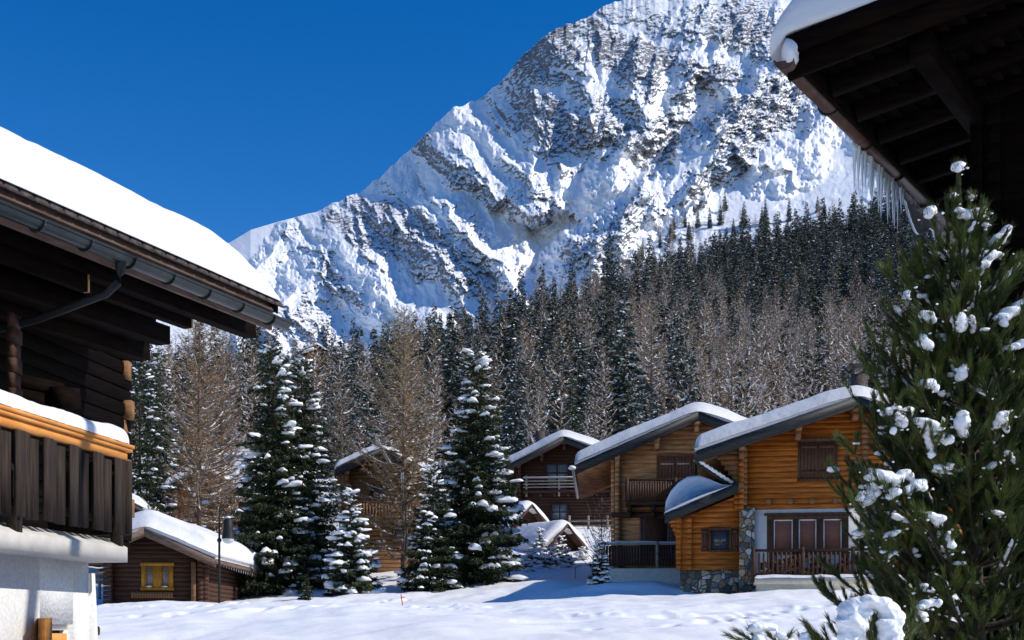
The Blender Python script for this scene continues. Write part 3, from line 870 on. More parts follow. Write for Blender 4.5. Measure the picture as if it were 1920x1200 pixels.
# lean-to at the side
g = MB(); g.box(-2.18, -.1, .05, 3.4, -.5, .9); g.build('stone_base', M['stone'], orange)
g = MB()
zl = lambda x: 2.86 + (x + 2.68) * .41
log_panel(g, (-2.15, 0, 0), (1, 0, 0), (0, -1, 0), .9, 3.6, lambda z: (max(0, (z - zl(-2.15) + .34) / .41), 2.08), .19, .045, .12)
log_panel(g, (-2.15, 0, 0), (0, 1, 0), (-1, 0, 0), .9, 2.6, lambda z: (.02, 3.3), .19, .045, .12)
z = .9
while z < 2.7: g.box(-2.33, -2.14, -.085, .085, z, z + .17); g.box(-1.93, -1.76, -.17, 0, z, z + .17); z += .19
for k in range(5): g.box(-2.3 - .07 * k, -2.1, -.07, .1, 2.0 + .15 * k, 2.14 + .15 * k)
sw = g.build('side_wing', M['orange_log'], orange)
g = MB()
A = [(-2.68, -.85, zl(-2.68) - .16), (.0, -.85, zl(0) - .16), (0, -.85, zl(0)), (-2.68, -.85, zl(-2.68))]
g.loft(A, [(p[0], 3.9, p[2]) for p in A]); g.build('wing_roof', M['mid_log'], sw)
g = MB(); A = [(-2.7, -.90, zl(-2.7) - .34), (-.12, -.90, zl(-.12) - .34), (-.12, -.90, zl(-.12) + .03), (-2.7, -.90, zl(-2.7) + .03)]
g.loft(A, [(p[0], p[1] + .046, p[2]) for p in A]); g.build('rake_board', M['fascia'], sw)
s = MB()
xs = np.linspace(-2.72, -.35, 40); ys = np.linspace(-.9, 3.8, 30); Xs, Ys = np.meshgrid(xs, ys, indexing='ij')
prof = np.interp(xs, [-2.72, -2.66, -2.5, -2.2, -1.9, -1.5, -1.1, -.7, -.35], [.05, .45, .72, .93, 1.0, .86, .55, .22, .02])[:, None]
ey = np.clip(np.minimum(Ys + .9, 3.8 - Ys) / .3, 0, 1); fy = np.sqrt(1 - (1 - ey) ** 2)
tp = zl(Xs) + .03 + prof * (.1 + .9 * fy) + .03 * fbm(Xs, Ys, 2, 4); lo_ = zl(Xs) + .012
i = np.arange(1200).reshape(40, 30); q1 = np.stack([i[:-1, :-1], i[1:, :-1], i[1:, 1:], i[:-1, 1:]], -1).reshape(-1, 4)
s.add(np.concatenate([np.stack([Xs, Ys, tp], -1).reshape(-1, 3), np.stack([Xs, Ys, lo_], -1).reshape(-1, 3)]),
      np.concatenate([q1, q1[:, ::-1] + 1200, np.stack([i[:-1, 0], i[:-1, 0] + 1200, i[1:, 0] + 1200, i[1:, 0]], -1)[:, ::-1], np.stack([i[0, :-1], i[0, 1:], i[0, 1:] + 1200, i[0, :-1] + 1200], -1)[:, ::-1],
                      np.stack([i[:-1, -1], i[1:, -1], i[1:, -1] + 1200, i[:-1, -1] + 1200], -1)[:, ::-1]]))
s.build('roof_snow', M['snow'], sw, True)
w2 = window(sw, -1.07, -.44, 1.62, 2.32, -.07, 'trim_brown', 'glass', 2, 3, .09)
shutter(w2, -1.42, -1.17, 1.55, 2.38, -.06, 'trim_brown', 3); shutter(w2, -.34, -.12, 1.55, 2.38, -.06, 'trim_brown', 3)

# ------------------------------------------------------------------ weathered chalet
loc = P(1157, 1090, 52)
pale = thing('log_chalet', 'weathered tan log chalet with long grey rake boards, two balconies and shuttered gable door', 'chalet', loc, R(-4))
house(pale, 6.4, 9, 3.3, 6.9, .43, sr=.38, wallmat='pale_log', ov=(1.75, 1.6), of=1.3, T=.52, fas=.29, snowr=.22, log=.2, z0=0, seed=21, logjit=.012, roofw='mid_log')
d1 = window(pale, 1.75, 3.15, 3.45, 5.28, -.07, 'shutter_brown', 'blind', 1, 1, .09, name='balcony_door')
shutter(d1, 1.76, 2.43, 3.46, 5.27, -.09, 'shutter_brown', 5); shutter(d1, 2.47, 3.14, 3.46, 5.27, -.09, 'shutter_brown', 5)
g = MB(); g.box(1.85, 2.38, -.15, -.125, 4.92, 4.95); g.box(2.52, 3.05, -.15, -.125, 4.92, 4.95); g.build('white_strip', M['white_paint'], d1)  # thin white strip across each shutter
g = MB(); g.box(.35, 4.4, -1.1, .0, 3.14, 3.28)
for xx in (.5, 1.5, 2.5, 3.5, 4.2): g.box(xx - .09, xx + .09, -1.05, .05, 2.9, 3.138); g.box(xx - .08, xx + .08, -.7, .05, 2.68, 2.897)
bal = g.build('balcony', M['dark_log'], pale)
railing(bal, .35, 4.4, -1.05, 3.28, 4.2, 'trim_brown', .085, .02, .07, (.4, 2.4, 4.35), zig=.012)
g = MB(); g.box(.33, .39, -1.05, .0, 3.34, 4.12); g.build('side_panel', M['dark_log'], bal)
d2 = window(pale, 1.05, 3.3, .95, 2.72, -.07, 'shutter_brown', 'curtain_glass', 2, 1, .1, .09, name='terrace_door')
g = MB(); g.box(1.15, 2.10, -.12, -.08, 1.0, 2.65); g.box(2.28, 3.22, -.12, -.08, 1.0, 2.65); g.build('blind', M['trim_brown'], d2)
g = MB(); g.box(-.25, 6.6, -.32, -.05, 2.68, 2.9); g.build('floor_beam', M['dark_log'], pale)
g = MB(); g.box(-.14, .14, -.24, 0, .0, 5.2); g.build('corner_post', M['mid_log'], pale)
g = MB(); g.box(-.7, 6.4, -1.9, .0, -.9, .45); g.build('terrace', M['cream'], pale)
rl = railing(pale, -.62, 6.0, -1.75, .52, 1.5, 'dark_log', .1, .015, .08, rmat='grey_wood', posts= (-.58, 1.6, 3.6), name='terrace_railing')
s = MB(); snow_slab(s, -.62, 6.0, -1.8, -1.7, lambda x: np.asarray(x) * 0 + 1.502, .06, .04, 60, 6, 4, .1, .01); s.build('rail_snow', M['snow'], rl, True)
g = MB(); g.tube([(-1.82, -1.35, 4.60), (-1.82, 9.7, 4.60)], .075, 8); gt = g.build('gutter', M['gutter'], pale, True)
s = MB(); s.blob((-1.88, -1.40, 4.64), (.16, .2, .10), 2, 3); s.build('gutter_snow', M['snow'], gt, True)

# ------------------------------------------------------------------ dark chalet
loc = P(975, 1012, 80)
dark = thing('log_chalet', 'dark brown chalet with open grey railings between the tall spruce and the weathered chalet', 'chalet', loc, R(-5))
house(dark, 6.6, 8, 2.9, 6.45, .50, sr=.38, wallmat= 'dark_log', ov=(1.1, 1.3), of=1.4, T=.54, fas=.30, snowr=.22, seed=31)
u = window(dark, 1.75, 3.1, 3.25, 4.85, -.07, 'dark_log', 'curtain_glass', 2, 3, .1, .1, name='balcony_door')
window(dark, 2.1, 3.1, 1.3, 2.25, -.07, 'dark_log', 'curtain_glass', 2, 2, .1, .08)
g = MB(); g.box(.3, 6.5, -1.15, 0, 2.95, 3.1)
for xx in np.arange(.5, 6.5, .9): g.box(xx - .09, xx + .09, -1.1, .05, 2.75, 2.947)
bal = g.build('balcony', M['dark_log'], dark)
g = MB()
for zz in (3.25, 3.45, 3.65, 3.85): g.box(.3, 6.5, -1.14, -1.10, zz, zz + .07)
for xx in (.5, 2.6, 4.7, 6.4): g.box(xx - .06, xx + .06, -1.1, -1.03, 2.7, 4.05)
g.build('balcony_railing', M['grey_wood'], bal)
s = MB(); s.box(.3, 6.5, -1.14, -1.09, 3.922, 3.96); s.build('rail_snow', M['snow'], bal)
g = MB()
for zz in (.35, .65, .95): g.box(3.2, 7.2, -2.2, -2.15, zz, zz + .1)
for xx in (3.3, 4.5, 5.7, 6.9): g.box(xx - .08, xx + .08, -2.14, -2.05, -.2, 1.35)
g.build('terrace_railing', M['grey_wood'], dark)
g = MB(); g.box(.8, 1.4, 3.2, 3.8, 6, 7.6); g.build('chimney', M['tile'], dark)

# ------------------------------------------------------------------ brown chalet behind the bare larch
loc = P(650, 1080, 60)
brown = thing('log_chalet', 'brown log chalet half hidden behind the tall bare larch in the middle', 'chalet', loc, R(8))
house(brown, 3.5, 4, 1.65, 6.15, .5, 'mid_log', ov=(.55, .6), of=1.0, T=.34, fas=.26, seed=41)
window(brown, 1.2, 1.9, 3.6, 4.4, -.07, 'trim_brown', 'glass', 2, 2, .09)
window(brown, 2.3, 3.0, 1.6, 2.5, -.07, 'trim_brown', 'glass', 2, 2, .09)
g = MB(); g.box(.1, 3.4, -.7, 0, 2.7, 2.82); bl = g.build('balcony', M['mid_log'], brown)
railing(bl, .1, 3.4, -.68, 2.82, 3.6, 'mid_log', .1, .05, .08)

# ------------------------------------------------------------------ small log cabin
loc = P(208, 1144, 45)
cabin = thing('log_cabin', 'small dark log cabin with a yellow framed window under thick drooping snow', 'cabin', loc, R(1))
zc = house(cabin, 3.3, 9.8, 1.5, 2.90, .44, 'brown_log', ov=(.6, .75), of=1.0, ob=.9, T=.78, fas=.2, thick=.08, log=.17, z0=-.3, seed=51, fasmat='fascia_brown', snowr=.5, roofw='brown_log', rafters=False)
yw = MB()
yw.box(1.15, 1.28, -.16, -.03, .82, 1.66); yw.box(2.17, 2.30, -.16, -.03, .82, 1.66); yw.box(1.12, 2.33, -.17, -.03, 1.62, 1.74); yw.box(1.12, 2.33, -.17, -.03, .72, .84); yw.box(1.60, 1.86, -.15, -.03, .84, 1.62)
yo = yw.build('window_frame', M['yellow'], cabin)
for a in (1.28, 1.86):
    b_ = a + .32 if a < 1.5 else 2.17
    s = MB(); s.box(a, b_, -.09, -.05, .84, 1.62); pn = s.build('pane', M['curtain_glass'], yo)
    s = MB(); s.box((a + b_) / 2 - .015, (a + b_) / 2 + .015, -.12, -.092, .84, 1.62); s.box(a, b_, -.118, -.093, 1.36, 1.39)
    for e_ in (a, b_ - .045): s.box(e_, e_ + .045, -.125, -.091, .84, 1.62)
    s.build('glazing_bar', M['yellow'], pn)
    s = MB(); s.blob(((a + b_) / 2, -.17, .87), (.13, .05, .03), 1, 2); s.build('sill_snow', M['snow'], pn, True)
g = MB()
for k in range(16): g.box(.82 + k * .095, .90 + k * .095, -.28, -.25, .45, .66)
g.box(.8, 2.36, -.25, -.05, .44, .48); g.build('flower_box', M['mid_log'], cabin)
g = MB(); g.box(3.0, 3.16, -.3, -.05, -.3, 1.75); g.build('corner_post', M['mid_log'], cabin)
g = MB(); y = -.9
while y < 10.4: g.tube([(4.03, y, zc(4.05) - .12), (4.03, y, zc(4.05) - .15 - .12 * abs(math.sin(y * 7.3)))], [.014, .004], 5); y += .45
x = 1.6
g.build('icicle', M['snow'], cabin)

# ------------------------------------------------------------------ half buried huts beside the dark chalet
def hut(px, py, Y, rz, label, W=2.6, Dp=3.2, T=.62, sl=.95):
    loc = P(px, py, Y)
    t = thing('garden_hut', label, 'hut', loc, rz, 'half buried huts')
    zr = 1.75
    g = MB(); top = zr - .12
    log_panel(g, (0, 0, 0), (1, 0, 0), (0, -1, 0), -.5, top, lambda z: (max(0, W / 2 - (top - z) / sl), min(W, W / 2 + (top - z) / sl)), .17, .03, .1)
    g.build('wall', M['brown_log'], t)
    r_ = MB()
    for a, b in ((-.45, W / 2), (W / 2, W + .45)):
        hz = lambda x: zr - abs(x - W / 2) * sl
        A = [(a, -.5, hz(a) - .1), (b, -.5, hz(b) - .1), (b, -.5, hz(b)), (a, -.5, hz(a))]
        r_.loft(A, [(p[0], Dp + .4, p[2]) for p in A])
        A = [(a, -.56, hz(a) - .14), (b, -.56, hz(b) - .14), (b, -.56, hz(b) + .02), (a, -.56, hz(a) + .02)]
        r_.loft(A, [(p[0], -.505, p[2]) for p in A])
    r_.build('roof', M['brown_log'], t)
    s = MB(); snow_slab(s, -.43, W + .3, -.45, Dp + .35, soft_roof(W / 2, zr + .03, sl, sl, 1.3), T, .5, 50, 36, 7, .04)
    s.build('roof_snow', M['snow'], t, True)
    return t
hut(1018, 1042, 66, R(38), 'low brown hut under a round cap of snow in front of the dark chalet')
hut(955, 1000, 72, R(38), 'snow capped hut roof just behind the lower hut, beside the tall spruce')

# small houses far behind the larches
for (px, py, Y, rz, W, zr, lab) in ((330, 985, 82, 12, 3.6, 3.7, 'brown house with snowy roof seen through the bare larch, upper of two'),
                                    (395, 1010, 76, -14, 4.4, 3.0, 'low snow roofed house behind the bare larch, nearest the street lamp'),
                                    (150, 1020, 58, 8, 2.3, 2.5, 'barn roof under smooth snow just behind the small log cabin'),
                                    (560, 706, 262, 20, 7.5, 7.0, 'tiny snow roofed house high on the hill above the twin spruces')):
    h_ = thing('snowy_house', lab, 'house', P(px, py, Y), R(rz))
    house(h_, W, 5, W / 2, zr, .5, 'mid_log', ov=(.7, .7), of=.7, T=.5, fas=.22, thick=.1, seed=int(px), z0=-1)
    window(h_, W / 2 - .4, W / 2 + .4, zr - 2.1, zr - 1.3, -.07, 'trim_brown', 'glass', 2, 1, .08)

# ------------------------------------------------------------------ near chalet at the side of the balcony (drawn in world positions)
cl = Vector((-5.6, 13.0, 0.3))
near = thing('balcony_chalet', 'large dark timber chalet with orange balcony rail, white base and green black gutter', 'chalet', cl)
GY = .4224                                     # eave runs away from the viewer: dx/dy
ge = Vector((GY, 1, 0)).normalized()           # along the eave
gn = Vector((-ge.y, ge.x, 0))                  # up the roof, away from the eave
E0 = P(535, 606, 15.0)                         # far end of the gutter
GL = 8.5
def ev(s, n, z): return E0 - ge * s + gn * n + Vector((0, 0, z))     # s back along the eave, n up-slope (plan), z up
SLP = .44
# gutter: half round trough with beads and brackets
g = MB(); n = 9
A = []; 
for k in range(n + 1):
    t = PI + PI * k / n; A.append((math.cos(t) * .085, math.sin(t) * .085))
outer = A; inner = [(a * .93, b * .93) for a, b in A[::-1]]
ring = outer + inner
g.loft([ev(0, -x, z) for x, z in ring], [ev(GL, -x, z) for x, z in ring])
g.tube([ev(-.0, -.09, .0), ev(GL, -.09, .0)], .013, 6)
g.tube([ev(.0, .09, 0), ev(GL, .09, 0)], .010, 6)
g.add([ev(.01, -x, z) for x, z in outer], [tuple(range(n + 1))])
gut = g.build('gutter', M['gutter'], near, off=cl)
for f in gut.data.polygons: f.use_smooth = False
g = MB(); s_ = .35
while s_ < GL:
    for k in range(n):
        t0, t1 = PI + PI * k / n, PI + PI * (k + 1) / n
        g.beam(ev(s_, math.cos(t0) * .093, math.sin(t0) * .093), ev(s_, math.cos(t1) * .093, math.sin(t1) * .093), .03, .008, up=tuple(ge))
    s_ += .62
g.build('bracket', M['gutter'], gut, off=cl)
sj = 2.95                                      # swan neck
g = MB(); g.tube([ev(sj, 0, -.05), ev(sj, .0, -.17), ev(sj, .03, -.27), ev(sj + .05, .14, -.38), ev(sj + .15, .5, -.5), ev(sj + .2, .9, -.60), ev(sj + .25, 1.3, -.66), ev(sj + .3, 1.8, -.7)], [.06, .045, .04, .04, .04, .04, .04, .04], 10)
g.build('downpipe', M['metal'], gut, True, off=cl)
# fascia, tiles, roof deck
g = MB()
A = [ev(.12, .11, -.10), ev(.12, .15, -.10), ev(.12, .15, .27), ev(.12, .11, .27)]
g.loft(A, [p - ge * GL for p in A]); 
A = [ev(.10, .07, .12), ev(.10, .15, .12), ev(.10, .15, .155), ev(.10, .07, .155)]
g.loft(A, [p - ge * GL for p in A])
g.build('fascia_board', M['fascia_brown'], near, off=cl)
g = MB(); s_ = .1
while s_ < GL + .1:                            # curved eave tiles
    P0 = ev(s_, .02, .20); P1 = ev(s_, .7, .20 + .7 * SLP)
    ring0 = []; ring1 = []
    for k in range(7):
        t = PI * k / 6; a = math.cos(t) * .085; h = math.sin(t) * .05
        ring0.append(P0 - ge * a + Vector((0, 0, h))); ring1.append(P1 - ge * a + Vector((0, 0, h)))
    ring0 += [P0 + ge * .085 - Vector((0, 0, .02)), P0 - ge * .085 - Vector((0, 0, .02))]; ring1 += [P1 + ge * .085 - Vector((0, 0, .02)), P1 - ge * .085 - Vector((0, 0, .02))]
    g.loft(ring0, ring1); s_ += .185
g.build('roof_tile', M['tile'], near, off=cl)
g = MB()
A = [ev(.15, .12, .12), ev(.15, 3.6, .12 + 3.48 * SLP), ev(.15, 3.6, .18 + 3.5 * SLP), ev(.15, .12, .18)]
g.loft(A, [p - ge * GL for p in A])
A = [ev(.08, .05, .10), ev(.08, 3.6, .10 + 3.55 * SLP), ev(.08, 3.6, .26 + 3.55 * SLP), ev(.08, .05, .26)]
g.loft(A, [p - ge * .07 for p in A])
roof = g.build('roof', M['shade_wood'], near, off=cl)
# roof snow: rounded profile over the eave
s = MB(); ns, nn = 120, 44
sv = np.concatenate([np.linspace(0, .9, 40) ** 1.3, np.linspace(.9, GL, 81)[1:]]); nv = np.concatenate([np.linspace(0, 1, 24) ** 1.5 * .9, np.linspace(.9, 3.5, 21)[1:]])
SS, NN = np.meshgrid(sv, nv, indexing='ij')
e1 = np.clip(SS / 1.3, 0, 1); e2 = np.clip(NN / .55, 0, 1)
hT = np.sqrt(1 - (1 - e2) ** 2) * (.1 + .9 * np.sqrt(1 - (1 - e1) ** 2)) * .50
hT = hT * (1 + .10 * fbm(SS / 2.2, NN / 2, 2, 5)) + .012 * fbm(SS / .22, NN / .3, 2, 6) * (hT > .02)
zb = .255 + NN * SLP
pts = np.array(E0)[None, None] - np.array(ge) * (SS[..., None] + .1) + np.array(gn) * (NN[..., None] + .0)
Tp = pts.copy(); Tp[..., 2] += zb + hT; Bp = pts.copy(); Bp[..., 2] += zb - .012
i = np.arange(SS.size).reshape(SS.shape); n_ = SS.size
q1 = np.stack([i[:-1, :-1], i[:-1, 1:], i[1:, 1:], i[1:, :-1]], -1).reshape(-1, 4)
s.add(np.concatenate([Tp.reshape(-1, 3), Bp.reshape(-1, 3)]), np.concatenate([q1[:, ::-1], q1 + n_, np.stack([i[:-1, 0], i[:-1, 0] + n_, i[1:, 0] + n_, i[1:, 0]], -1), np.stack([i[0, :-1], i[0, 1:], i[0, 1:] + n_, i[0, :-1] + n_], -1)]))
s.build('roof_snow', M['snow'], near, True, off=cl)
# rafters under the eave
g = MB(); s_ = .55
while s_ < GL:
    g.beam(ev(s_, .16, .02), ev(s_, 2.9, .02 + 2.74 * SLP), .11, .15); s_ += .78
g.build_each('rafter', M['shade_wood'], roof, off=cl)
# purlins and stepped corbel logs reaching past the gable, ends cut square
BX = .167
be = Vector((BX, 1, 0)).normalized()
def endbeam(px, py, Y, hh, wd=.2, ln=6.5, lit=False, name='purlin', d=ge):
    g = MB(); p1 = P(px, py, Y) + Vector((-wd / 2, 0, hh / 2))
    g.beam(p1 - d * ln, p1, wd, hh)
    o = g.build(name, M['shade_wood'], near, off=cl)
    if lit:
        g = MB(); g.beam(p1 + d * .002, p1 + d * .03, wd * .98, hh * .98); g.build('sunlit_cut_end', M['end_grain'], o, off=cl)  # end cap coloured as sunlit, beam behind coloured as shaded
    return o
endbeam(482, 634, 15.35, .22, .16, 7)
endbeam(361, 616, 14.6, .19, .12, 6, True)
endbeam(322, 647, 15.2, .22)
endbeam(284, 677, 15.6, .26)
endbeam(300, 640, 15.3, .5, .5)
endbeam(262, 655, 15.7, .5, .6)
endbeam(166, 548, 12.6, .20, .07, 3, True)
# upper timber wall, set back behind the balcony
wdir = Vector((.16, 1, 0)).normalized()
W1 = P(243, 1180, 17.0); W1.z = 0
W0 = W1 - wdir * 11
g = MB(); h0 = 2.62
log_panel(g, (W0.x, W0.y, 0), tuple(wdir), (wdir.y, -wdir.x, 0), h0, 5.9, lambda z: (0, 11), .19, .05, .3, 0, .008)
o = g.build('upper_wall', M['deep_shade_wood'], near, off=cl)  # wall coloured dark for the shade behind the balcony
g = MB()
for k in range(11):                            # crossed log ends at the far corner
    zz = 2.6 + k * .27; j = .05 * ((k * 37) % 5 - 2)
    c_ = W1 + Vector((.10 + j * .5, -.05, zz)); g.box(c_.x - .24, c_.x - .10 + j * .35, c_.y - .15, c_.y + .0, zz, zz + .25)
g.build('log_end', M['mid_log'], o, off=cl)
g = MB()
lp = P(30, 700, 12.4)
for k in range(7):
    g.box(lp.x - .05, lp.x + .01 + .015 * (k % 2), lp.y - .1, lp.y + .1, lp.z - .45 + k * .15, lp.z - .31 + k * .15)
g.build('log_end', M['brown_log'], o, off=cl)
# log parapet boards seen behind the rail
g = MB()
for k in range(4):
    g.beam(P(28, 735, 12.6) + Vector((0, 0, -k * .15 + .12)), P(112, 752, 13.2) + Vector((0, 0, -k * .15 + .12)), .12, .135)
g.beam(P(105, 745, 12.9), P(140, 748, 13.3), .14, .22)
g.build('side_parapet', M['shade_wood'], o, off=cl)
# a plain ceiling closes the space between wall and soffit
# balcony
B1 = P(243, 1180, 13.0); B1.z = 0             # far outer corner of the rail
def bv(s, n, z): return Vector((B1.x, B1.y, 0)) - be * s + Vector((be.y, -be.x, 0)) * n + Vector((0, 0, z))
BL = 6.5
def bar(n0, n1, z0, z1, s0=0.0, s1=BL, mb=None):
    A = [bv(s0, n0, z0), bv(s0, n1, z0), bv(s0, n1, z1), bv(s0, n0, z1)]
    mb.loft(A, [p - be * (s1 - s0) for p in A])
zr1 = P(0, 836, 13.0).z                         # top of the rail boards
g = MB()
bar(-.22, .05, zr1 - .035, zr1, -.02, BL, g)
bar(-.20, .035, zr1 - .075, zr1 - .039, .0, BL, g)
bar(-.18, .005, zr1 - .165, zr1 - .079, .06, BL, g)
rail = g.build('balcony_rail', M['rail_orange'], near, off=cl)
s = MB(); ns = 130; sv = np.concatenate([np.linspace(0, .25, 30), np.linspace(.25, BL, 100)]); th_ = np.linspace(0, PI, 19)
SS, TH = np.meshgrid(sv, th_, indexing='ij')
k_ = np.sqrt(1 - (1 - np.clip(SS / .22, 0, 1)) ** 2)
hh = (.165 + .035 * fbm(SS / .9, SS * 0, 2, 3)) * (.15 + .85 * k_)
Nn = -.085 + .14 * np.cos(TH) * (.3 + .7 * k_) + .012 * noise2(SS * 9, TH * 0 + 1); Zz = zr1 + .002 + hh * np.sin(TH) ** .8 + .008 * fbm(SS / .1, TH, 2, 8) * np.sin(TH)
V = np.array(bv(0, 0, 0)) - np.array(be) * (SS[..., None] - .02) + np.array((be.y, -be.x, 0)) * Nn[..., None]; V[..., 2] = Zz
i = np.arange(SS.size).reshape(SS.shape)
s.add(V.reshape(-1, 3), np.concatenate([np.stack([i[:-1, :-1], i[:-1, 1:], i[1:, 1:], i[1:, :-1]], -1).reshape(-1, 4)]))
s.add(V[0], [tuple(range(19))]); s.build('rail_snow', M['snow'], rail, True, off=cl)
zs1 = P(0, 1003, 13.0).z
g = MB(); rnd = random.Random(3); s_ = .09; k = 0
while s_ < BL:
    w_ = .13 if k % 3 else .085
    off = [.0, .035, -.02][k % 3] + rnd.uniform(-.005, .005)
    zt = zr1 - .17 if off > -.01 else zr1 - .2
    p = [bv(s_, off, 0), bv(s_ + w_, off - .01, 0), bv(s_ + w_, off - .035, 0), bv(s_, off - .03, 0)]
    g.loft([q_ + Vector((0, 0, zs1 + rnd.uniform(-.01, .01))) for q_ in p], [q_ + Vector((0, 0, zt)) for q_ in p])
    s_ += w_ + [.035, .02, .055][k % 3]; k += 1
bar(-.10, -.05, zs1 + .72, zs1 + .80, .05, BL, g); bar(-.10, -.05, zs1 + .10, zs1 + .18, .05, BL, g)
sl_ = g.build('balcony_slat', M['slat_wood'], rail, off=cl)
g = MB(); A = [bv(.0, .03, zs1), bv(.07, .03, zs1), bv(.07, -.9, zs1), bv(0, -.9, zs1)]
g.loft(A, [q_ + Vector((0, 0, zr1 - zs1 - .17)) for q_ in A]); g.build('end_panel', M['slat_wood'], rail, off=cl)
g = MB(); A = [bv(.10, -.02, zs1 - .25), bv(.19, -.02, zs1 - .25), bv(.19, -.12, zs1 - .25), bv(.10, -.12, zs1 - .25)]
for s0 in (0, 1.9, 3.8):
    g.loft([q_ - be * s0 for q_ in A], [q_ - be * s0 + Vector((0, 0, .9)) for q_ in A])
g.build_each('post', M['slat_wood'], rail, off=cl)
# slab with a sloped upper ledge
zt, zb_ = P(0, 1027, 13.0).z, P(0, 1055, 13.0).z
S1 = P(216, 1180, 13.0); shift = (S1.x - B1.x)
def sv_(s, n, z): return bv(s, n, z) + Vector((shift, 0, 0))
g = MB()
A = [sv_(0, .14, zb_), sv_(0, .14, zt), sv_(0, -.06, zt + .10), sv_(0, -2.2, zt + .10), sv_(0, -2.2, zb_ + .001)]
g.loft(A[::-1], [p - be * 7 for p in A][::-1])
slab = g.build('balcony_slab', M['concrete'], near, off=cl)
# white base wall
V1 = P(166, 1180, 13.02); vdir = Vector((.167, 1, 0)).normalized()
V1.z = 0
def wv(s, n, z): return Vector((V1.x, V1.y, 0)) - vdir * s + Vector((vdir.y, -vdir.x, 0)) * n + Vector((0, 0, z))
wz0, wz1 = .2, zb_ + .01
# window opening cut as four wall pieces
ws0, ws1, wzt, wzb = .32, .95, P(0, 1171, 12.7).z, .7
g = MB()
def wb(s0, s1, z0, z1):
    A = [wv(s0, 0, z0), wv(s1, 0, z0), wv(s1, -.35, z0), wv(s0, -.35, z0)]
    g.loft(A[::-1], [q_ + Vector((0, 0, z1 - z0)) for q_ in A][::-1])
wb(0, ws0, wz0, wz1); wb(ws1, 7, wz0, wz1); wb(ws0 + .0, ws1, wzt, wz1); wb(ws0, ws1, wz0, wzb)
base = g.build('base_wall', M['render'], near, off=cl)
g = MB()
A = [wv(-.16, .09, wz0), wv(-.02, .09, wz0), wv(-.02, -.2, wz0), wv(-.16, -.2, wz0)]
Bq = [wv(-.10, .02, wz1 - .12), wv(-.02, .02, wz1 - .12), wv(-.02, -.2, wz1 - .12), wv(-.10, -.2, wz1 - .12)]
g.loft(A, Bq); g.build('buttress', M['render'], near, off=cl)
g = MB()
for k in range(4):
    A = P(152 + 8 * (k % 2), 1169 + k * 14, 13.4); g.tube([A + Vector((-.06, -.02, 0)), A + Vector((.15, .0, 0))], .05, 9)
g.build('base_log', M['slat_wood'], near, off=cl)
# window, frame and open shutters
g = MB()
for a, b_, z0, z1 in ((ws0, ws1, wzt - .06, wzt), (ws0, ws0 + .06, wzb, wzt - .06), (ws1 - .06, ws1, wzb, wzt - .06)):
    A = [wv(a, -.06, z0), wv(b_, -.06, z0), wv(b_, -.14, z0), wv(a, -.14, z0)]
    g.loft(A[::-1], [q_ + Vector((0, 0, z1 - z0)) for q_ in A][::-1])
wf = g.build('window', M['white_paint'], near, off=cl)
g = MB(); A = [wv(ws0 + .06, -.12, wzb), wv(ws1 - .06, -.12, wzb), wv(ws1 - .06, -.14, wzb), wv(ws0 + .06, -.14, wzb)]
g.loft(A[::-1], [q_ + Vector((0, 0, wzt - wzb - .06)) for q_ in A][::-1]); g.build('pane', M['glass'], wf, off=cl)
for nm, pa, pb, zt_ in (('shutter', wv(ws1 + .02, .02, 0), wv(ws1 + .28, .26, 0), wzt + .06), ('shutter', wv(ws0 + .1, -.04, 0), wv(ws0 + .5, .0, 0), wzt - .09)):
    g = MB(); d = (pb - pa); nrm_ = Vector((-d.y, d.x, 0)).normalized() * .03
    for k in range(4):
        a0 = pa + d * (k / 4 + .008); a1 = pa + d * ((k + 1) / 4 - .008)
        A = [a0 - nrm_, a1 - nrm_, a1 + nrm_, a0 + nrm_]
        g.loft([q_ + Vector((0, 0, wzb)) for q_ in A], [q_ + Vector((0, 0, zt_)) for q_ in A])
    g.build(nm, M['rail_orange'], wf, off=cl)

# ------------------------------------------------------------------ dark roof corner of the chalet at the other side
cr = Vector((6.5, 11.5, 0.3))
rgt = thing('eave_chalet', 'shade-dark timber chalet corner with snowy overhanging eave, copper gutter and icicles', 'chalet', cr)
RG = .69
re_ = Vector((RG, 1, 0)).normalized()
fa = R(-20); rf = Vector((math.cos(fa), math.sin(fa), 0))
G0 = P(1481, 130, 10.0)
RS = .235
def rv(s, f, z): return G0 + re_ * s + rf * f + Vector((0, 0, z))       # s away along the eave, f up the roof, z up
RL = 5.6
g = MB(); n = 10; ring = []
for k in range(n + 1):
    t = PI + PI * k / n; ring.append((math.cos(t) * .078, math.sin(t) * .078))
ring2 = ring + [(a * .92, b * .92) for a, b in ring[::-1]]
g.loft([rv(-.12, x, z + .03) for x, z in ring2], [rv(RL, x, z + .03) for x, z in ring2])
g.add([rv(-.11, x, z + .03) for x, z in ring], [tuple(range(n + 1))])
g.tube([rv(-.12, -.08, .03), rv(RL, -.08, .03)], .011, 6)
gr = g.build('gutter', M['copper'], rgt, off=cr)
g = MB(); s_ = .9
while s_ < RL:
    for k in range(n):
        t0, t1 = PI + PI * k / n, PI + PI * (k + 1) / n
        g.beam(rv(s_, math.cos(t0) * .088, math.sin(t0) * .088 + .03), rv(s_, math.cos(t1) * .088, math.sin(t1) * .088 + .03), .025, .008, up=tuple(re_))
    s_ += .95
g.build('bracket', M['metal'], gr, off=cr)
UP = 4.2
g = MB()      # roof deck with plank soffit
A = [rv(0, .08, .11), rv(0, UP, .11 + UP * RS), rv(0, UP, .17 + UP * RS), rv(0, .08, .17)]
g.loft(A, [p + re_ * RL for p in A])
rr_ = g.build('roof', M['deep_shade_wood'], rgt, off=cr)
g = MB()      # two rake boards, one proud of the other
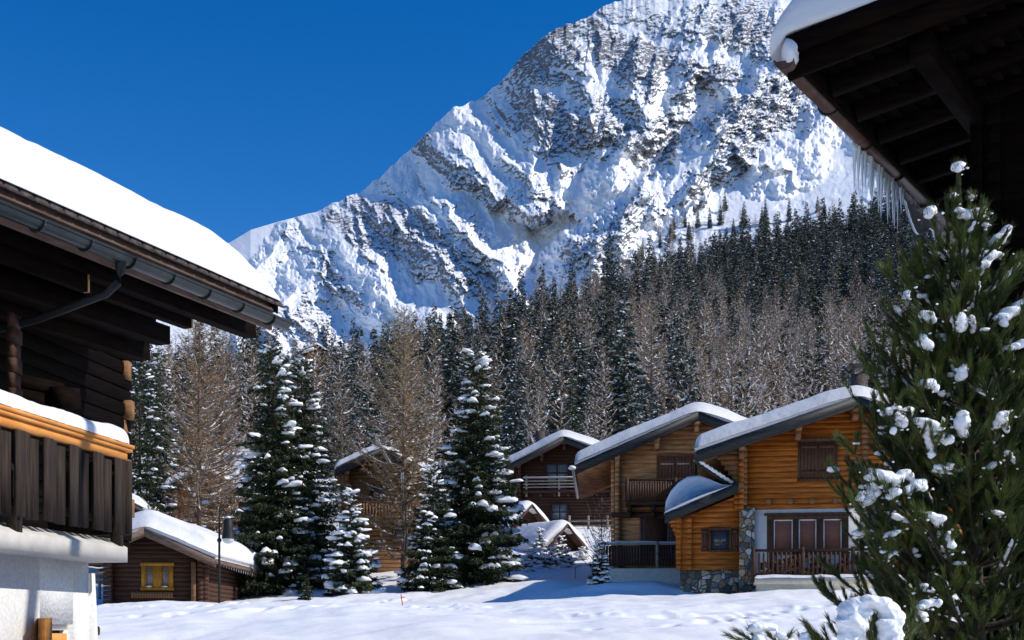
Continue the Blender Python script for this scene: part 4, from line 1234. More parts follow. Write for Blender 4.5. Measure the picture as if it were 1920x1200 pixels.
for s0, s1, z0, z1 in ((-.05, .0, -.10, .10), (-.09, -.054, .075, .235)):
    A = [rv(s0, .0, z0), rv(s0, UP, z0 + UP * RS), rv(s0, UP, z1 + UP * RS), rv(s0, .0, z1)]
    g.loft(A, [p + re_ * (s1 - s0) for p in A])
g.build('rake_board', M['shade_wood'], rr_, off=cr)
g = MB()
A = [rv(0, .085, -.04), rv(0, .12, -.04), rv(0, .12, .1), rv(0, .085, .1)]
g.loft(A, [p + re_ * RL for p in A]); g.build('fascia_board', M['deep_shade_wood'], rr_, off=cr)
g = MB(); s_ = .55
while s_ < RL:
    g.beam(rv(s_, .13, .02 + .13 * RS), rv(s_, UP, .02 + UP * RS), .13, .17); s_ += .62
g.build_each('rafter', M['deep_shade_wood'], rr_, off=cr)
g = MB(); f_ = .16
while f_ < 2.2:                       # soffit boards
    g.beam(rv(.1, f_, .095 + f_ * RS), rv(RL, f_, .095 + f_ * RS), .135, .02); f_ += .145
g.build('soffit_board', M['deep_shade_wood'], rr_, off=cr)
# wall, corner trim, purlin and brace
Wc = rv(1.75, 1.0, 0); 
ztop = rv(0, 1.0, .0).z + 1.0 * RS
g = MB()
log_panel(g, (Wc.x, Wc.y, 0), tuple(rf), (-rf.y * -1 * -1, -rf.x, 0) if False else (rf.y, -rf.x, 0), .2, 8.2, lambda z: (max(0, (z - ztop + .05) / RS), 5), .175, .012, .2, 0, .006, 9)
wl = g.build('wall', M['deep_shade_wood'], rgt, off=cr)
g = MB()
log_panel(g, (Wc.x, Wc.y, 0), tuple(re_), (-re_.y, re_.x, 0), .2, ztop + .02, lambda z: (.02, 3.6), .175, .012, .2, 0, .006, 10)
g.build('side_wall', M['deep_shade_wood'], rgt, off=cr)
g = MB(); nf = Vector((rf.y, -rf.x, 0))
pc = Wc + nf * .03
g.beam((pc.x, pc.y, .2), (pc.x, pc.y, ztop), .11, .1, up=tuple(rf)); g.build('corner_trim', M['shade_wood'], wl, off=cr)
g = MB()
pz = lambda f: .02 + f * RS - .17
g.beam(rv(.1, .98, pz(.98)), rv(2.3, .98, pz(.98)), .16, .2)
g.beam(rv(.75, .98, pz(.98) - .1), Wc + Vector((.05, -.06, ztop - 1.0)), .13, .15)
g.build('brace', M['deep_shade_wood'], rr_, off=cr)
# snow on the eave
s = MB(); sv = np.concatenate([np.linspace(0, 1, 30) ** 1.5 * .8, np.linspace(.8, RL, 50)[1:]]); fv = np.concatenate([np.linspace(0, 1, 30) ** 1.5 * .8, np.linspace(.8, UP, 40)[1:]])
SS, FF = np.meshgrid(sv, fv, indexing='ij')
e1 = np.clip(SS / .26, 0, 1); e2 = np.clip(FF / .5, 0, 1)
hT = (.08 + .92 * np.sqrt(1 - (1 - e1) ** 2)) * (.08 + .92 * np.sqrt(1 - (1 - e2) ** 2)) * .52
hT = hT * (1 + .16 * fbm(SS / 1.1, FF / 1.1, 3, 5)) + .012 * fbm(SS / .12, FF / .12, 2, 6)
f0 = FF - .13 * np.sqrt(np.clip(1 - (FF / .5), 0, 1)); s0 = SS - .07
pts = np.array(G0)[None, None] + np.array(re_) * s0[..., None] + np.array(rf) * f0[..., None]
Tp = pts.copy(); Tp[..., 2] += .25 + FF * RS + hT; Bp = pts.copy(); Bp[..., 2] += .238 + FF * RS - .14 * np.clip(1 - FF / .12, 0, 1)
i = np.arange(SS.size).reshape(SS.shape); n_ = SS.size
q1 = np.stack([i[:-1, :-1], i[:-1, 1:], i[1:, 1:], i[1:, :-1]], -1).reshape(-1, 4)
s.add(np.concatenate([Tp.reshape(-1, 3), Bp.reshape(-1, 3)]), np.concatenate([q1[:, ::-1], q1 + n_, np.stack([i[:-1, 0], i[:-1, 0] + n_, i[1:, 0] + n_, i[1:, 0]], -1)[:, ::-1], np.stack([i[0, :-1], i[0, 1:], i[0, 1:] + n_, i[0, :-1] + n_], -1)]))
s.build('roof_snow', M['snow'], rgt, True, off=cr)
s = MB(); s.blob(rv(-.05, .02, .10), (.07, .09, .13), 3, 4, .3); s.blob(rv(.1, .0, .2), (.1, .12, .14), 2, 9, .3)
remesh(s.build('gutter_snow', M['snow'], gr, off=cr), .02, 3)
# icicles under the gutter
rnd = random.Random(12)
clusters = [(1.75, 2.05, 9, .55), (2.1, 3.1, 30, .50), (3.0, 4.4, 12, .3)]
for a, b_, cnt, mx_ in clusters:
    for k in range(cnt):
        s_ = a + (b_ - a) * (k + rnd.random()) / cnt; ln_ = mx_ * rnd.uniform(.35, 1.05); rd = rnd.uniform(.012, .024)
        g = MB(); x0_ = rnd.uniform(-.075, -.03)
        pts = [rv(s_, x0_, .0 - ln_ * t) for t in (0, .1, .3, .55, .8, 1)]
        g.tube(pts, [rd * 1.7, rd * 1.1, rd * (.9 + .15 * rnd.random()), rd * .7, rd * .4, .0015], 6)
        g.build('icicle', M['ice'], gr, True, off=cr)
# frozen sheet that joins the icicles
g = MB(); sv = np.linspace(1.7, 5.2, 90); zz = np.linspace(0, 1, 8)
SS, ZZ = np.meshgrid(sv, zz, indexing='ij')
dl = .07 + .05 * noise2(SS[:, :1] * 2.3, SS[:, :1] * 0, 4) + .30 * np.exp(-((SS[:, :1] - 3.7) / .38) ** 2) + .2 * np.exp(-((SS[:, :1] - 4.6) / .3) ** 2) + .05 * np.exp(-((SS[:, :1] - 2.3) / .4) ** 2)
pts = np.array(G0)[None, None] + np.array(re_) * SS[..., None] + np.array(rf) * (-.066 + .012 * noise2(SS * 25, ZZ * 2, 3))[..., None]
pts[..., 2] += .0 - ZZ * dl
pt2 = pts + np.array(rf) * .03
i = np.arange(SS.size).reshape(SS.shape); n_ = SS.size
q1 = np.stack([i[:-1, :-1], i[:-1, 1:], i[1:, 1:], i[1:, :-1]], -1).reshape(-1, 4)
g.add(np.concatenate([pts.reshape(-1, 3), pt2.reshape(-1, 3)]), np.concatenate([q1, q1[:, ::-1] + n_, np.stack([i[:-1, -1], i[1:, -1], i[1:, -1] + n_, i[:-1, -1] + n_], -1)]))
g.build('ice_sheet', M['ice'], gr, True, off=cr)

# ------------------------------------------------------------------ street furniture
loc = Vector((-10.26, 43.0, float(ground(-10.26, 43.0)) - .1))
lp = thing('street_lamp', 'slim dark street lamp with a drum shaped head in front of the cabin roof', 'street lamp', loc)
zk = lambda py: P(0, py, 43).z - loc.z
g = MB(); g.tube([(0, 0, 0), (0, 0, zk(1013)), (0, 0, zk(970)), (.02, 0, zk(950))], [.045, .04, .03, .02], 8)
g.blob((0, 0, zk(1013)), (.085, .085, .085), 2, 1, 0); po = g.build('pole', M['metal'], lp, True)
g = MB(); g.tube([(0, 0, zk(960)), (.12, 0, zk(955)), (.25, 0, zk(960)), (.31, 0, zk(972))], .032, 6); g.build('arm', M['metal'], po, True)
g = MB(); g.tube([(.31, 0, zk(972)), (.31, 0, zk(976)), (.31, 0, zk(992)), (.31, 0, zk(1008)), (.31, 0, zk(1010))], [.08, .16, .17, .22, .23], 14); g.build('lamp_head', M['metal'], lp, True)
g = MB(); g.blob((.31, 0, zk(1011)), (.2, .2, .16), 3, 1, 0); g.build('lamp_glass', M['lamp_glass'], lp, True)
s = MB(); s.blob((.31, 0, zk(970)), (.09, .09, .05), 2, 3); s.build('snow_cap', M['snow'], lp, True)
p = P(955, 1086, 52); loc = Vector((p.x, p.y, float(ground(p.x, p.y)) - .1))
t = thing('path_lamp', 'short black post lamp beneath the tall spruce', 'lamp', loc)
g = MB(); g.tube([(0, 0, 0), (0, 0, .25), (0, 0, 1.6)], [.07, .035, .03], 8); g.build('pole', M['metal'], t, True)
g = MB(); g.tube([(0, 0, 1.6), (0, 0, 1.68), (0, 0, 1.9), (0, 0, 1.95)], [.05, .12, .16, .02], 10); g.build('lamp_head', M['metal'], t, True)
p = P(757, 1112, 41); zg = float(ground(p.x, p.y))
g = MB(); g.tube([(0, 0, -.2), (-.09, 0, .42)], .018, 6); g.tube([(-.11, 0, .30), (.04, 0, .33)], .012, 5)
o = g.build('snow_stake', M['red'], smooth=True); o.location = (p.x, p.y, zg)
tag(o, 'thin tilted red marker stake in the open snow', 'stake')
p = P(1078, 1075, 56); zg = float(ground(p.x, p.y))
g = MB(); g.tube([(0, 0, -.2), (.02, 0, .5)], .02, 6); g.box(-.03, .05, -.02, .02, .48, .52)
o = g.build('snow_stake', M['grey_wood']); o.location = (p.x, p.y, zg); tag(o, 'thin brown marker stick near the small snowy pines', 'stake')
# wooden fence behind the near chalet
p0 = P(150, 1096, 50)
t = thing('wooden_fence', 'low weathered wooden fence with snow on its rail, between balcony chalet and cabin', 'fence', p0, R(-8))
g = MB()
for zz in (.12, .38): g.box(0, 2.0, -.03, .03, zz, zz + .13)
g.build_each('rail', M['grey_wood'], t)
for xx in (.1, .8, 1.5): g = MB(); g.box(xx - .05, xx + .05, .035, .12, -.6, .62); g.build('post', M['grey_wood'], t)
g = MB(); g.box(.0, 2.0, -.1, .16, .625, .66); g.build('top_board', M['grey_wood'], t)
s = MB(); snow_slab(s, .0, 2.0, -.1, .16, lambda x: np.asarray(x) * 0 + .663, .05, .05, 30, 8, 2, .1, .01); s.build('rail_snow', M['snow'], t, True)

# ------------------------------------------------------------------ trees
class Tris:
    """collects loose triangles and quads quickly"""
    def __init__(s): s.t = []
    def fans(s, c, d, side, ln, wd):
        """triangles: base centre c, direction d, half-width vector side"""
        a = c - side * wd[:, None]; b_ = c + side * wd[:, None]; e = c + d * ln[:, None]
        s.t.append(np.stack([a, b_, e], 1))
    def build(s, name, m_, parent=None, smooth=False):
        T_ = np.concatenate(s.t); g = MB(); g.add(T_.reshape(-1, 3), np.arange(T_.shape[0] * 3).reshape(-1, 3))
        return g.build(name, m_, parent, smooth)


def unit(v): return v / (np.linalg.norm(v, axis=-1, keepdims=True) + 1e-9)


def spruce(name, seed, H, Rr, whorls, per, leaf, dens, snowp, needles, blob_size=0, trunk_r=.11, shape=.85, low=.04, flat=0, snow_side=None, top_bare=0, snowmat='snow_tree', tripl=3, limp=.30):
    """returns (root, crown, trunk, snow) meshes with the base at the origin"""
    rs = np.random.RandomState(seed)
    tr = MB(); tr.tube([(0, 0, -.5), (0, 0, H * .3), (0, 0, H * .97)], [trunk_r * 1.15, trunk_r * .8, .01], 6)
    T_ = Tris(); S_ = Tris(); B = MB(); leaf0 = leaf
    for i in range(whorls):
        f = i / (whorls - 1)
        z0 = H * (low + (1 - low - .015) * f ** .92)
        base_l = Rr * ((1 - z0 / H) ** shape) * (1 if f > .12 else .8 + .2 * f / .12) + .02 * H
        nb = max(4, int(per * (1 - .45 * f)))
        a0 = rs.rand() * 6.28
        leaf = leaf0 * (1 - .5 * f)
        for k in range(nb):
            az = a0 + 6.283 * k / nb + rs.uniform(-.35, .35)
            Lb = base_l * rs.uniform(.66, 1.16) * (1 + .28 * float(noise2(az * .9 + seed, z0 / H * 4.0, 5)))
            zz = z0 + rs.uniform(-1.1, 1.1) * H / whorls
            drop = rs.uniform(.25, .55) * (1 - f) + .02; lift = drop * rs.uniform(.45, .8)
            if f > .85: drop = -.5; lift = -.1
            u = np.array([math.cos(az), math.sin(az), 0]); sdv = np.array([-u[1], u[0], 0])
            n = max(4, int(Lb * dens))
            t = np.sort(rs.uniform(.10, 1, n))
            c = u * (Lb * t)[:, None]; c[:, 2] += zz - Lb * drop * t * 1.0 + Lb * lift * t * t
            # lateral twigs: fan narrowing to the tip
            wl = (.34 * Lb * (1 - t) ** .7 + .05 * Lb) * rs.uniform(-1, 1, n)
            c = c + sdv * wl[:, None]; c[:, 2] -= np.abs(wl) * limp + rs.uniform(0, .05, n) * Lb
            for r_ in range(tripl):
                d = unit(u * rs.uniform(.2, 1.0, (n, 1)) + sdv * (np.sign(wl) * rs.uniform(.0, 1.1, n))[:, None] + np.array([0, 0, -1]) * rs.uniform(.0, .95, (n, 1)))
                sd = unit(np.cross(d, unit(rs.normal(size=(n, 3)))))
                T_.fans(c + rs.normal(size=(n, 3)) * leaf * .25, d, sd, leaf * rs.uniform(.7, 1.5, n), leaf * rs.uniform(.16, .34, n))
            # snow lying on the bough
            side_k = 1.0
            if snow_side is not None: side_k = .55 + .6 * max(0, u[0] * snow_side)
            if blob_size:
                nbk = rs.binomial(7, min(1, snowp * side_k * (.75 + .5 * f) * float(np.clip(.75 + 1.5 * noise2(az * 1.1 + 3 * seed, z0 / H * 7, 9), .1, 2))))
                for q_ in range(nbk):
                    tt_ = rs.uniform(.55, 1.0); p = u * Lb * tt_; p[2] += zz - Lb * drop * tt_ + Lb * lift * tt_ ** 2 + blob_size * .12
                    w2 = rs.uniform(-.22, .22) * Lb * (1.1 - tt_); p = p + sdv * w2; p[2] -= abs(w2) * limp * .8
                    sz = blob_size * (.22 + 1.0 * rs.rand() ** 2.0) * (1 - .5 * f)
                    v, fc = ICO[2 if sz > .14 else 1]
                    rr = 1 + .5 * fbm(v[:, 0] * 1.9 + q_, v[:, 1] * 1.9 + v[:, 2] * 1.5 + i + k, 2, seed % 50)
                    el = np.array([sz * rs.uniform(.9, 1.45), sz * rs.uniform(.55, .8), sz * rs.uniform(.34, .5)])
                    V = v * rr[:, None] * el
                    slope = -drop + 2 * lift * tt_
                    V[:, 2] = np.where(V[:, 2] < 0, V[:, 2] * .5, V[:, 2]) + V[:, 0] * slope * .9 - V[:, 1] ** 2 / (sz + .01) * .35
                    V = V[:, :1] * u + V[:, 1:2] * sdv + V[:, 2:3] * np.array([0, 0, 1.])
                    B.add(V + p, fc)
            m_ = rs.rand(n) < snowp * side_k * (.45 if blob_size else 1.0)
            if m_.any():
                cc = c[m_] + np.array([0, 0, leaf * .10]); nn = len(cc)
                d = unit(u + sdv * rs.uniform(-.8, .8, (nn, 1)) + np.array([0, 0, 1]) * rs.uniform(-.45, .25, (nn, 1)))
                sd = unit(np.cross(d, np.array([0, 0, 1.]) + (.35 if blob_size else 1.6) * rs.normal(size=(nn, 3))))
                lnn = leaf * rs.uniform(.45, 1.0, nn); ww = leaf * rs.uniform(.16, .30, nn) * (1 if blob_size else .85)
                S_.fans(cc, d, sd, lnn, ww); S_.fans(cc, -d, sd, lnn * .6, ww)
    trunk = tr.build('trunk', M['bark'])
    crown = T_.build('crown', M[needles])
    if S_.t:
        g = MB(); T2 = np.concatenate(S_.t); g.add(T2.reshape(-1, 3), np.arange(T2.shape[0] * 3).reshape(-1, 3))
        if B.n:
            for v_, in zip(B.v): pass
            B.add(T2.reshape(-1, 3), np.arange(T2.shape[0] * 3).reshape(-1, 3)); g = B
        snow = g.build('branch_snow', M[snowmat], smooth=bool(B.n))
    else: snow = None
    return trunk, crown, snow


def larch(name, seed, H, Rr, nb, tw, twl, tww, twig, snowp, trunk_r=.13, up=.35, low=.10, bark='bark_brown', limb=.03, sub=2, sw=1.0, tsnow=None):
    rs = np.random.RandomState(seed)
    tr = MB(); wob = rs.uniform(-.04, .04, 4) * H * .25
    tr.tube([(0, 0, -.5), (wob[0] * .3, 0, H * .25), (wob[1] * .3, wob[2] * .2, H * .6), (0, 0, H)], [trunk_r * 1.2, trunk_r * .85, trunk_r * .45, .01], 7)
    T_ = Tris(); S_ = Tris()
    for i in range(nb):
        f = ((i + rs.rand()) / nb)
        z0 = H * (low + (1 - low - .02) * f ** .85)
        Lb = Rr * (1 - z0 / H) ** .72 * rs.uniform(.6, 1.15) + .02 * H
        if f < .1: Lb *= .8
        az = i * 2.399 + rs.uniform(-.4, .4)
        u = np.array([math.cos(az), math.sin(az), 0]); sdv = np.array([-u[1], u[0], 0])
        a1 = rs.uniform(-.30, .05) * (1 - f) + .35 * f; a2 = rs.uniform(.12, .45) * up / .35
        bend = rs.uniform(-.12, .12)
        def pt(t): 
            t = np.atleast_1d(t)
            p = u * (Lb * t)[:, None] + sdv * (Lb * bend * t * t)[:, None]; p[:, 2] += z0 + Lb * (a1 * t + a2 * t ** 2.2); return p
        ts = np.linspace(0, 1, 7); pp = pt(ts)
        r0 = limb * (1 - .75 * f) * (.5 + Lb / Rr)
        tr.tube([tuple(p) for p in pp], [max(.004, r0 * (1 - .85 * t)) for t in ts], 4, cap=False)
        if rs.rand() < min(1, snowp * 1.5):      # snow line on the limb
            a, b_ = rs.uniform(0, .3), rs.uniform(.6, 1.0)
            tt = np.linspace(a, b_, 9); q_ = pt(tt); q_[:, 2] += r0 * .7
            for j in range(8):
                if rs.rand() < .3: continue
                A, Bq = q_[j], q_[j + 1]; ww = max(.014, r0 * 1.0) * rs.uniform(.6, 1.3) * sw
                s1 = sdv * ww; h = np.array([0, 0, ww * .9])
                S_.t.append(np.stack([np.stack([A - s1, A + s1, Bq + s1 * .8 + h * .2]), np.stack([A - s1, Bq + s1 * .8, Bq - s1 * .8]), np.stack([A - s1, Bq - s1 * .8, (A + Bq) / 2 + h]), np.stack([A + s1, Bq + s1 * .8, (A + Bq) / 2 + h])]))
        n = max(5, int(Lb * tw)); t = rs.uniform(.08, 1, n); c = pt(t)
        sg = rs.choice([-1, 1], n)
        d = unit(u * rs.uniform(.3, 1.1, (n, 1)) + sdv * (sg * rs.uniform(.3, 1.2, n))[:, None] + np.array([0, 0, 1.]) * rs.uniform(-.55, .6, (n, 1)))
        l_ = twl * rs.uniform(.4, 1.2, n) * (.35 + .8 * (1 - t)) * (.55 + .6 * Lb / Rr)
        sd = unit(np.cross(d, unit(rs.normal(size=(n, 3)))))
        T_.fans(c, d, sd, l_, np.full(n, tww))
        for r_ in range(sub):
            k = rs.uniform(.2, .9, n); c2 = c + d * (l_ * k)[:, None]
            d2 = unit(d + rs.normal(size=(n, 3)) * .8); sd2 = unit(np.cross(d2, unit(rs.normal(size=(n, 3)))))
            T_.fans(c2, d2, sd2, l_ * rs.uniform(.3, .6, n), np.full(n, tww * .8))
        m_ = rs.rand(n) < (snowp if tsnow is None else tsnow)
        if m_.any():
            cc = c[m_] + d[m_] * (l_[m_] * .3)[:, None] + np.array([0, 0, tww * 1.2]); dd = d[m_]; nn = len(cc)
            sd = unit(np.cross(dd, np.array([0, 0, 1.])))
            sd = unit(sd + (sw - 1) * .5 * rs.normal(size=(nn, 3)))
            S_.fans(cc, dd, sd, l_[m_] * .5, np.full(nn, tww * 1.9)); S_.fans(cc, -dd, sd, l_[m_] * .25, np.full(nn, tww * 1.9))
    trunk = tr.build('trunk', M[bark], smooth=True)
    crown = T_.build('crown', M[twig]); snow = S_.build('branch_snow', M['snow_tree']) if S_.t else None
    return trunk, crown, snow


def plant_tree(parts, name, label, cat, x, y, z=None, rz=0, sc_=1.0, group=None, tilt=0):
    zg = float(ground(x, y)) if z is None else z
    t = thing(name, label, cat, (x, y, zg - .05), rz, group)
    t.scale = (sc_,) * 3 if not hasattr(sc_, '__len__') else sc_
    if tilt: t.rotation_euler = (tilt, tilt * .5, rz)
    for p in parts:
        if p is not None: p.parent = t
    return t


def copy_tree(src, x, y, label, rz, s, group, z=None, name=None):
    c = src.copy(); C.objects.link(c)
    if name: c.name = name
    c.location = (x, y, (float(ground(x, y)) if z is None else z) - .05); c.rotation_euler = (0, 0, rz); c.scale = s
    c['label'] = label
    if group: c['group'] = group
    for ch in list(src.children):
        d = ch.copy(); C.objects.link(d); d.parent = c
    return c


def gx(px, Y): return (px - 960) / F * Y

# --- hero trees in the village
def hero_spruce(px, Y, top, seed, Rr, label, whorls=34, per=10, leaf=.15, dens=30, snowp=.30, blob=.36, base=None, **kw):
    x = gx(px, Y); zg = float(ground(x, Y)); H = P(0, top, Y).z - zg
    parts = spruce('s', seed, H, Rr, whorls, per, leaf, dens, snowp, 'needle', blob, **kw)
    return plant_tree(parts, 'spruce_tree', label, 'spruce tree', x, Y)
hero_spruce(512, 53, 648, 1, 1.85, 'tall snowy spruce, the one of the close pair nearer the cabin', 46, 13, .17, shape=.62, low=.03, snow_side=1, snowp=.17)
hero_spruce(566, 54.5, 662, 2, 1.75, 'tall snowy spruce, the one of the close pair nearer the bare larch', 46, 13, .17, shape=.62, low=.03, snow_side=1, snowp=.18)
hero_spruce(658, 50, 920, 3, 1.15, 'small dense spruce heavy with snow pads between the pair and the bare larch', 24, 11, .15, 36, snowp=.36, blob=.32, shape=.75, low=.05)
hero_spruce(893, 52, 655, 4, 2.15, 'tall broad spruce loaded with snow beside the dark chalet', 46, 13, .17, shape=.66, low=.05, snow_side=1, snowp=.24, blob=.40)
hero_spruce(812, 50.5, 868, 5, 1.35, 'smaller spruce leaning against the foot of the tall broad spruce', 28, 12, .15, 34, snowp=.22, blob=.28, shape=.7, low=.04)
hero_spruce(262, 60, 655, 6, 1.75, 'dark spruce rising directly behind the balcony chalet', 34, 10, shape=.6, snowp=.22, blob=.26)
hero_spruce(300, 84, 640, 7, 1.9, 'slender spruce farther back between the balcony chalet and the bare larch', 32, 9, .2, 18, snowp=.3, blob=.24, shape=.8)

def hero_larch(px, Y, top, seed, Rr, label, twig='twig', **kw):
    x = gx(px, Y); zg = float(ground(x, Y)); H = P(0, top, Y).z - zg
    parts = larch('l', seed, H, Rr, kw.pop('nb', 110), kw.pop('tw', 26), kw.pop('twl', .55), kw.pop('tww', .011), twig, kw.pop('snowp', .25), **kw)
    return plant_tree(parts, 'larch_tree', label, 'larch tree', x, Y)
hero_larch(375, 66, 575, 11, 3.8, 'bare larch with long snow lined limbs behind the cabin and street lamp', 'twig', nb=150, trunk_r=.17, limb=.05, up=.6, low=.06, snowp=.38, tw=36, sw=1.35)
hero_larch(418, 70, 590, 12, 3.2, 'bare larch standing just behind the one with long snow lined limbs', 'twig_grey', nb=130, trunk_r=.15, limb=.045, up=.6, low=.08, snowp=.34, tw=36, sw=1.3)
hero_larch(758, 55.5, 572, 13, 3.3, 'tall golden brown larch in the middle of the village', 'twig_gold', nb=170, trunk_r=.15, limb=.045, up=.55, low=.07, snowp=.34, tw=36, sw=1.4)
hero_larch(640, 74, 700, 14, 2.2, 'thin bare larch behind the brown chalet', 'twig_grey', nb=80, snowp=.25, tww=.014)

# --- small snowy pines and shrubs beside the huts
def sapling(px, Y, h, r, seed, label, snowp=.6, blob=.16, whorls=9, per=7, name='pine_sapling', cat='young pine', group='snowy young pines beside the huts', leaf=.11, z=None):
    parts = spruce('y', seed, h, r, whorls, per, leaf, 38, snowp, 'needle', blob, trunk_r=.03, shape=.5, low=.05)
    return plant_tree(parts, name, label, cat, gx(px, Y), Y, group=group)
sapling(1124, 46.3, 1.75, .42, 61, 'small upright fir plastered with snow in the chalet shadow', .8, .15, 13, 8, 'fir_sapling', 'young fir', None)
for k, (px, Y, h, r, lab) in enumerate(((1000, 59, .9, .6, 'snowy young pine in front of the lower hut, nearest the tall spruce'), (1028, 57.5, .85, .75, 'wide snowy young pine in the middle of the clump below the hut'),
                                        (1052, 60, 1.15, .5, 'snowy young pine against the hut gable'), (1062, 57.8, .75, .5, 'snowy young pine at the end of the clump near the marker stick'),
                                        (1093, 60.5, .6, .3, 'little snowy pine just past the hut eave'), (985, 56, .6, .5, 'low snowy pine beside the post lamp'), (1012, 61, 1.3, .5, 'snowy young pine behind the clump, before the hut wall'))):
    sapling(px, Y + 3.5, h * 1.05, r, 70 + k, lab, .95, .24)
sapling(573, 47.0, .95, .22, 90, 'thin green pine seedling in front of the spruce pair', .15, .05, 7, 5, 'pine_seedling', 'seedling', None, .16)

def shrub(px, Y, h, r, seed, label, twig='bush_red', n=40, snowp=.5, name='bare_shrub'):
    parts = larch('b', seed, h, r, n, 22, .35, .010, twig, snowp, trunk_r=.035, up=1.4, low=.02, bark='bush_red', limb=.018)
    return plant_tree(parts, name, label, 'shrub', gx(px, Y), Y)
shrub(1128, 55.5, 3.6, 1.3, 101, 'bare reddish shrub with snowy twigs at the corner of the weathered chalet', snowp=.6, n=60)
shrub(622, 60, 3.4, 1.5, 102, 'leafless tan shrub in front of the brown chalet', 'twig_gold', 60, .15)
shrub(1108, 90, 4.0, 1.6, 103, 'reddish leafless shrub above the dark chalet roof', 'bush_red', 50, .2)

# ------------------------------------------------------------------ forest on the hillside
rs = np.random.RandomState(99)
SP = []; LP = []
for k, (H, Rr, wh, sn, md) in enumerate(((17, 2.3, 26, .62, 'needle_blue'), (15, 2.4, 22, .75, 'needle_blue'), (18.5, 2.1, 28, .5, 'needle_blue'), (13, 2.1, 20, .85, 'needle_blue'), (16, 2.7, 22, .6, 'needle'))):
    SP.append((H, spruce('f', 200 + k, H, Rr * 1.1, wh, 8, .85, 4.2, sn * .8, md, 0, trunk_r=.16, shape=.78, low=.06, tripl=2, limp=.45)))
for k, (H, Rr, tg, sn) in enumerate(((17, 3.0, 'twig', .5), (15, 2.7, 'twig_grey', .62), (18.5, 2.8, 'twig', .42), (14, 2.9, 'twig_grey', .7), (16, 2.4, 'twig_gold', .36))):
    LP.append((H, larch('g', 300 + k, H, Rr * 1.15, 50, 7, 1.1, .030, tg, .8, trunk_r=.18, up=.8, low=.10, limb=.08, sub=2, sw=2.2, tsnow=sn * .22)))
# candidate places on a jittered grid
pts_ = []
Yr = 92.0
while Yr < 640:
    step = 4.9 + Yr / 190
    n = int(1.9 * Yr * .62 / step)
    for k in range(n):
        u_ = -.56 + 1.10 * (k + rs.rand()) / n
        y_ = Yr + rs.uniform(-.5, .5) * step
        pts_.append((u_ * y_, y_))
    Yr += step * .92
pts_ = np.array(pts_)
x_, y_ = pts_[:, 0], pts_[:, 1]; px_ = 960 + F * x_ / y_
dt_ = np.interp(px_, PXT, DTOP)
keep = y_ < dt_ + 14
keep &= ~((y_ < 100) & (px_ > 380) & (px_ < 1050) & (rs.rand(len(px_)) < .5))
for (hx, hy, hr) in ((gx(565, 262) + 4, 262 + 2, 11), (gx(350, 82), 84, 6), (gx(720, 71), 73, 7), (gx(1060, 80) + 2, 84, 9)):
    keep &= np.hypot(x_ - hx, y_ - hy) > hr
dens_n = fbm(x_ / 60, y_ / 60, 3, 12)
left_gap = (px_ < 640) & (y_ > 170) & (rs.rand(len(px_)) < .35)
keep &= ~left_gap
pts_ = pts_[keep]; x_, y_, px_ = x_[keep], y_[keep], px_[keep]
z_ = ground(x_, y_); py_ = HZ - (z_ - EYE) / y_ * F
# dark spruces crowd the upper right, larches the lower and left slopes
ps = np.clip(.42 + .85 * np.clip((px_ - 1130) / 330, -.2, 1) * np.clip((640 - py_) / 120, -.3, 1) + .22 * fbm(x_ / 38, y_ / 38, 2, 44) + .12 * (y_ < 150) * 0, .06, .97)
ps = np.where(py_ < 620, np.maximum(ps, .42), ps)
is_sp = rs.rand(len(px_)) < ps
ht = np.where(is_sp, rs.uniform(.72, 1.18, len(px_)), rs.uniform(.72, 1.12, len(px_))) * np.where(y_ > 330, 1.05, .92) * np.where(y_ < 130, .62, 1) * np.interp(px_, [560, 1000], [.80, 1.0])
order = np.argsort(y_)
sky_l = np.full(2600, 1200.0)
seen = np.zeros(len(px_), bool)
for i in order:
    top = HZ - (z_[i] + 15 * ht[i] - EYE) / y_[i] * F; c_ = int(px_[i]) + 300; hw = max(2, int(1.2 * F / y_[i]))
    if 0 <= c_ < 2600:
        vis = sky_l[max(0, c_ - hw):c_ + hw].mean() - top
        if vis > 5 and -60 < px_[i] < 1990: seen[i] = True
        m_ = slice(max(0, c_ - hw), c_ + hw); sky_l[m_] = np.minimum(sky_l[m_], top + 22 * F / y_[i] * .12)
individual = np.zeros(len(px_), bool)
for flag in (True, False):
    c_ = 0
    for i in order:
        if seen[i] and is_sp[i] == flag and px_[i] > 240:
            individual[i] = True; c_ += 1
            if c_ >= 262: break
roots = {}
MARKS = [(420, 'behind the larch with snow lined limbs'), (500, 'between that larch and the spruce pair'), (620, 'behind the spruce pair'), (700, 'above the small dense spruce'), (800, 'around the golden brown larch'), (960, 'behind the tall broad spruce'),
         (1120, 'above the dark chalet'), (1300, 'above the weathered chalet'), (1450, 'above the low eave of the orange chalet'), (1640, 'above the ridge of the orange chalet'), (9999, 'behind the near pine')]
def zone(i):
    a = [m_ for lim_, m_ in MARKS if px_[i] < lim_][0].replace('that larch', 'the bare larch')
    h = 'low' if y_[i] < 140 else ('halfway up' if y_[i] < 200 else 'high')
    return h, a
cnt = 0
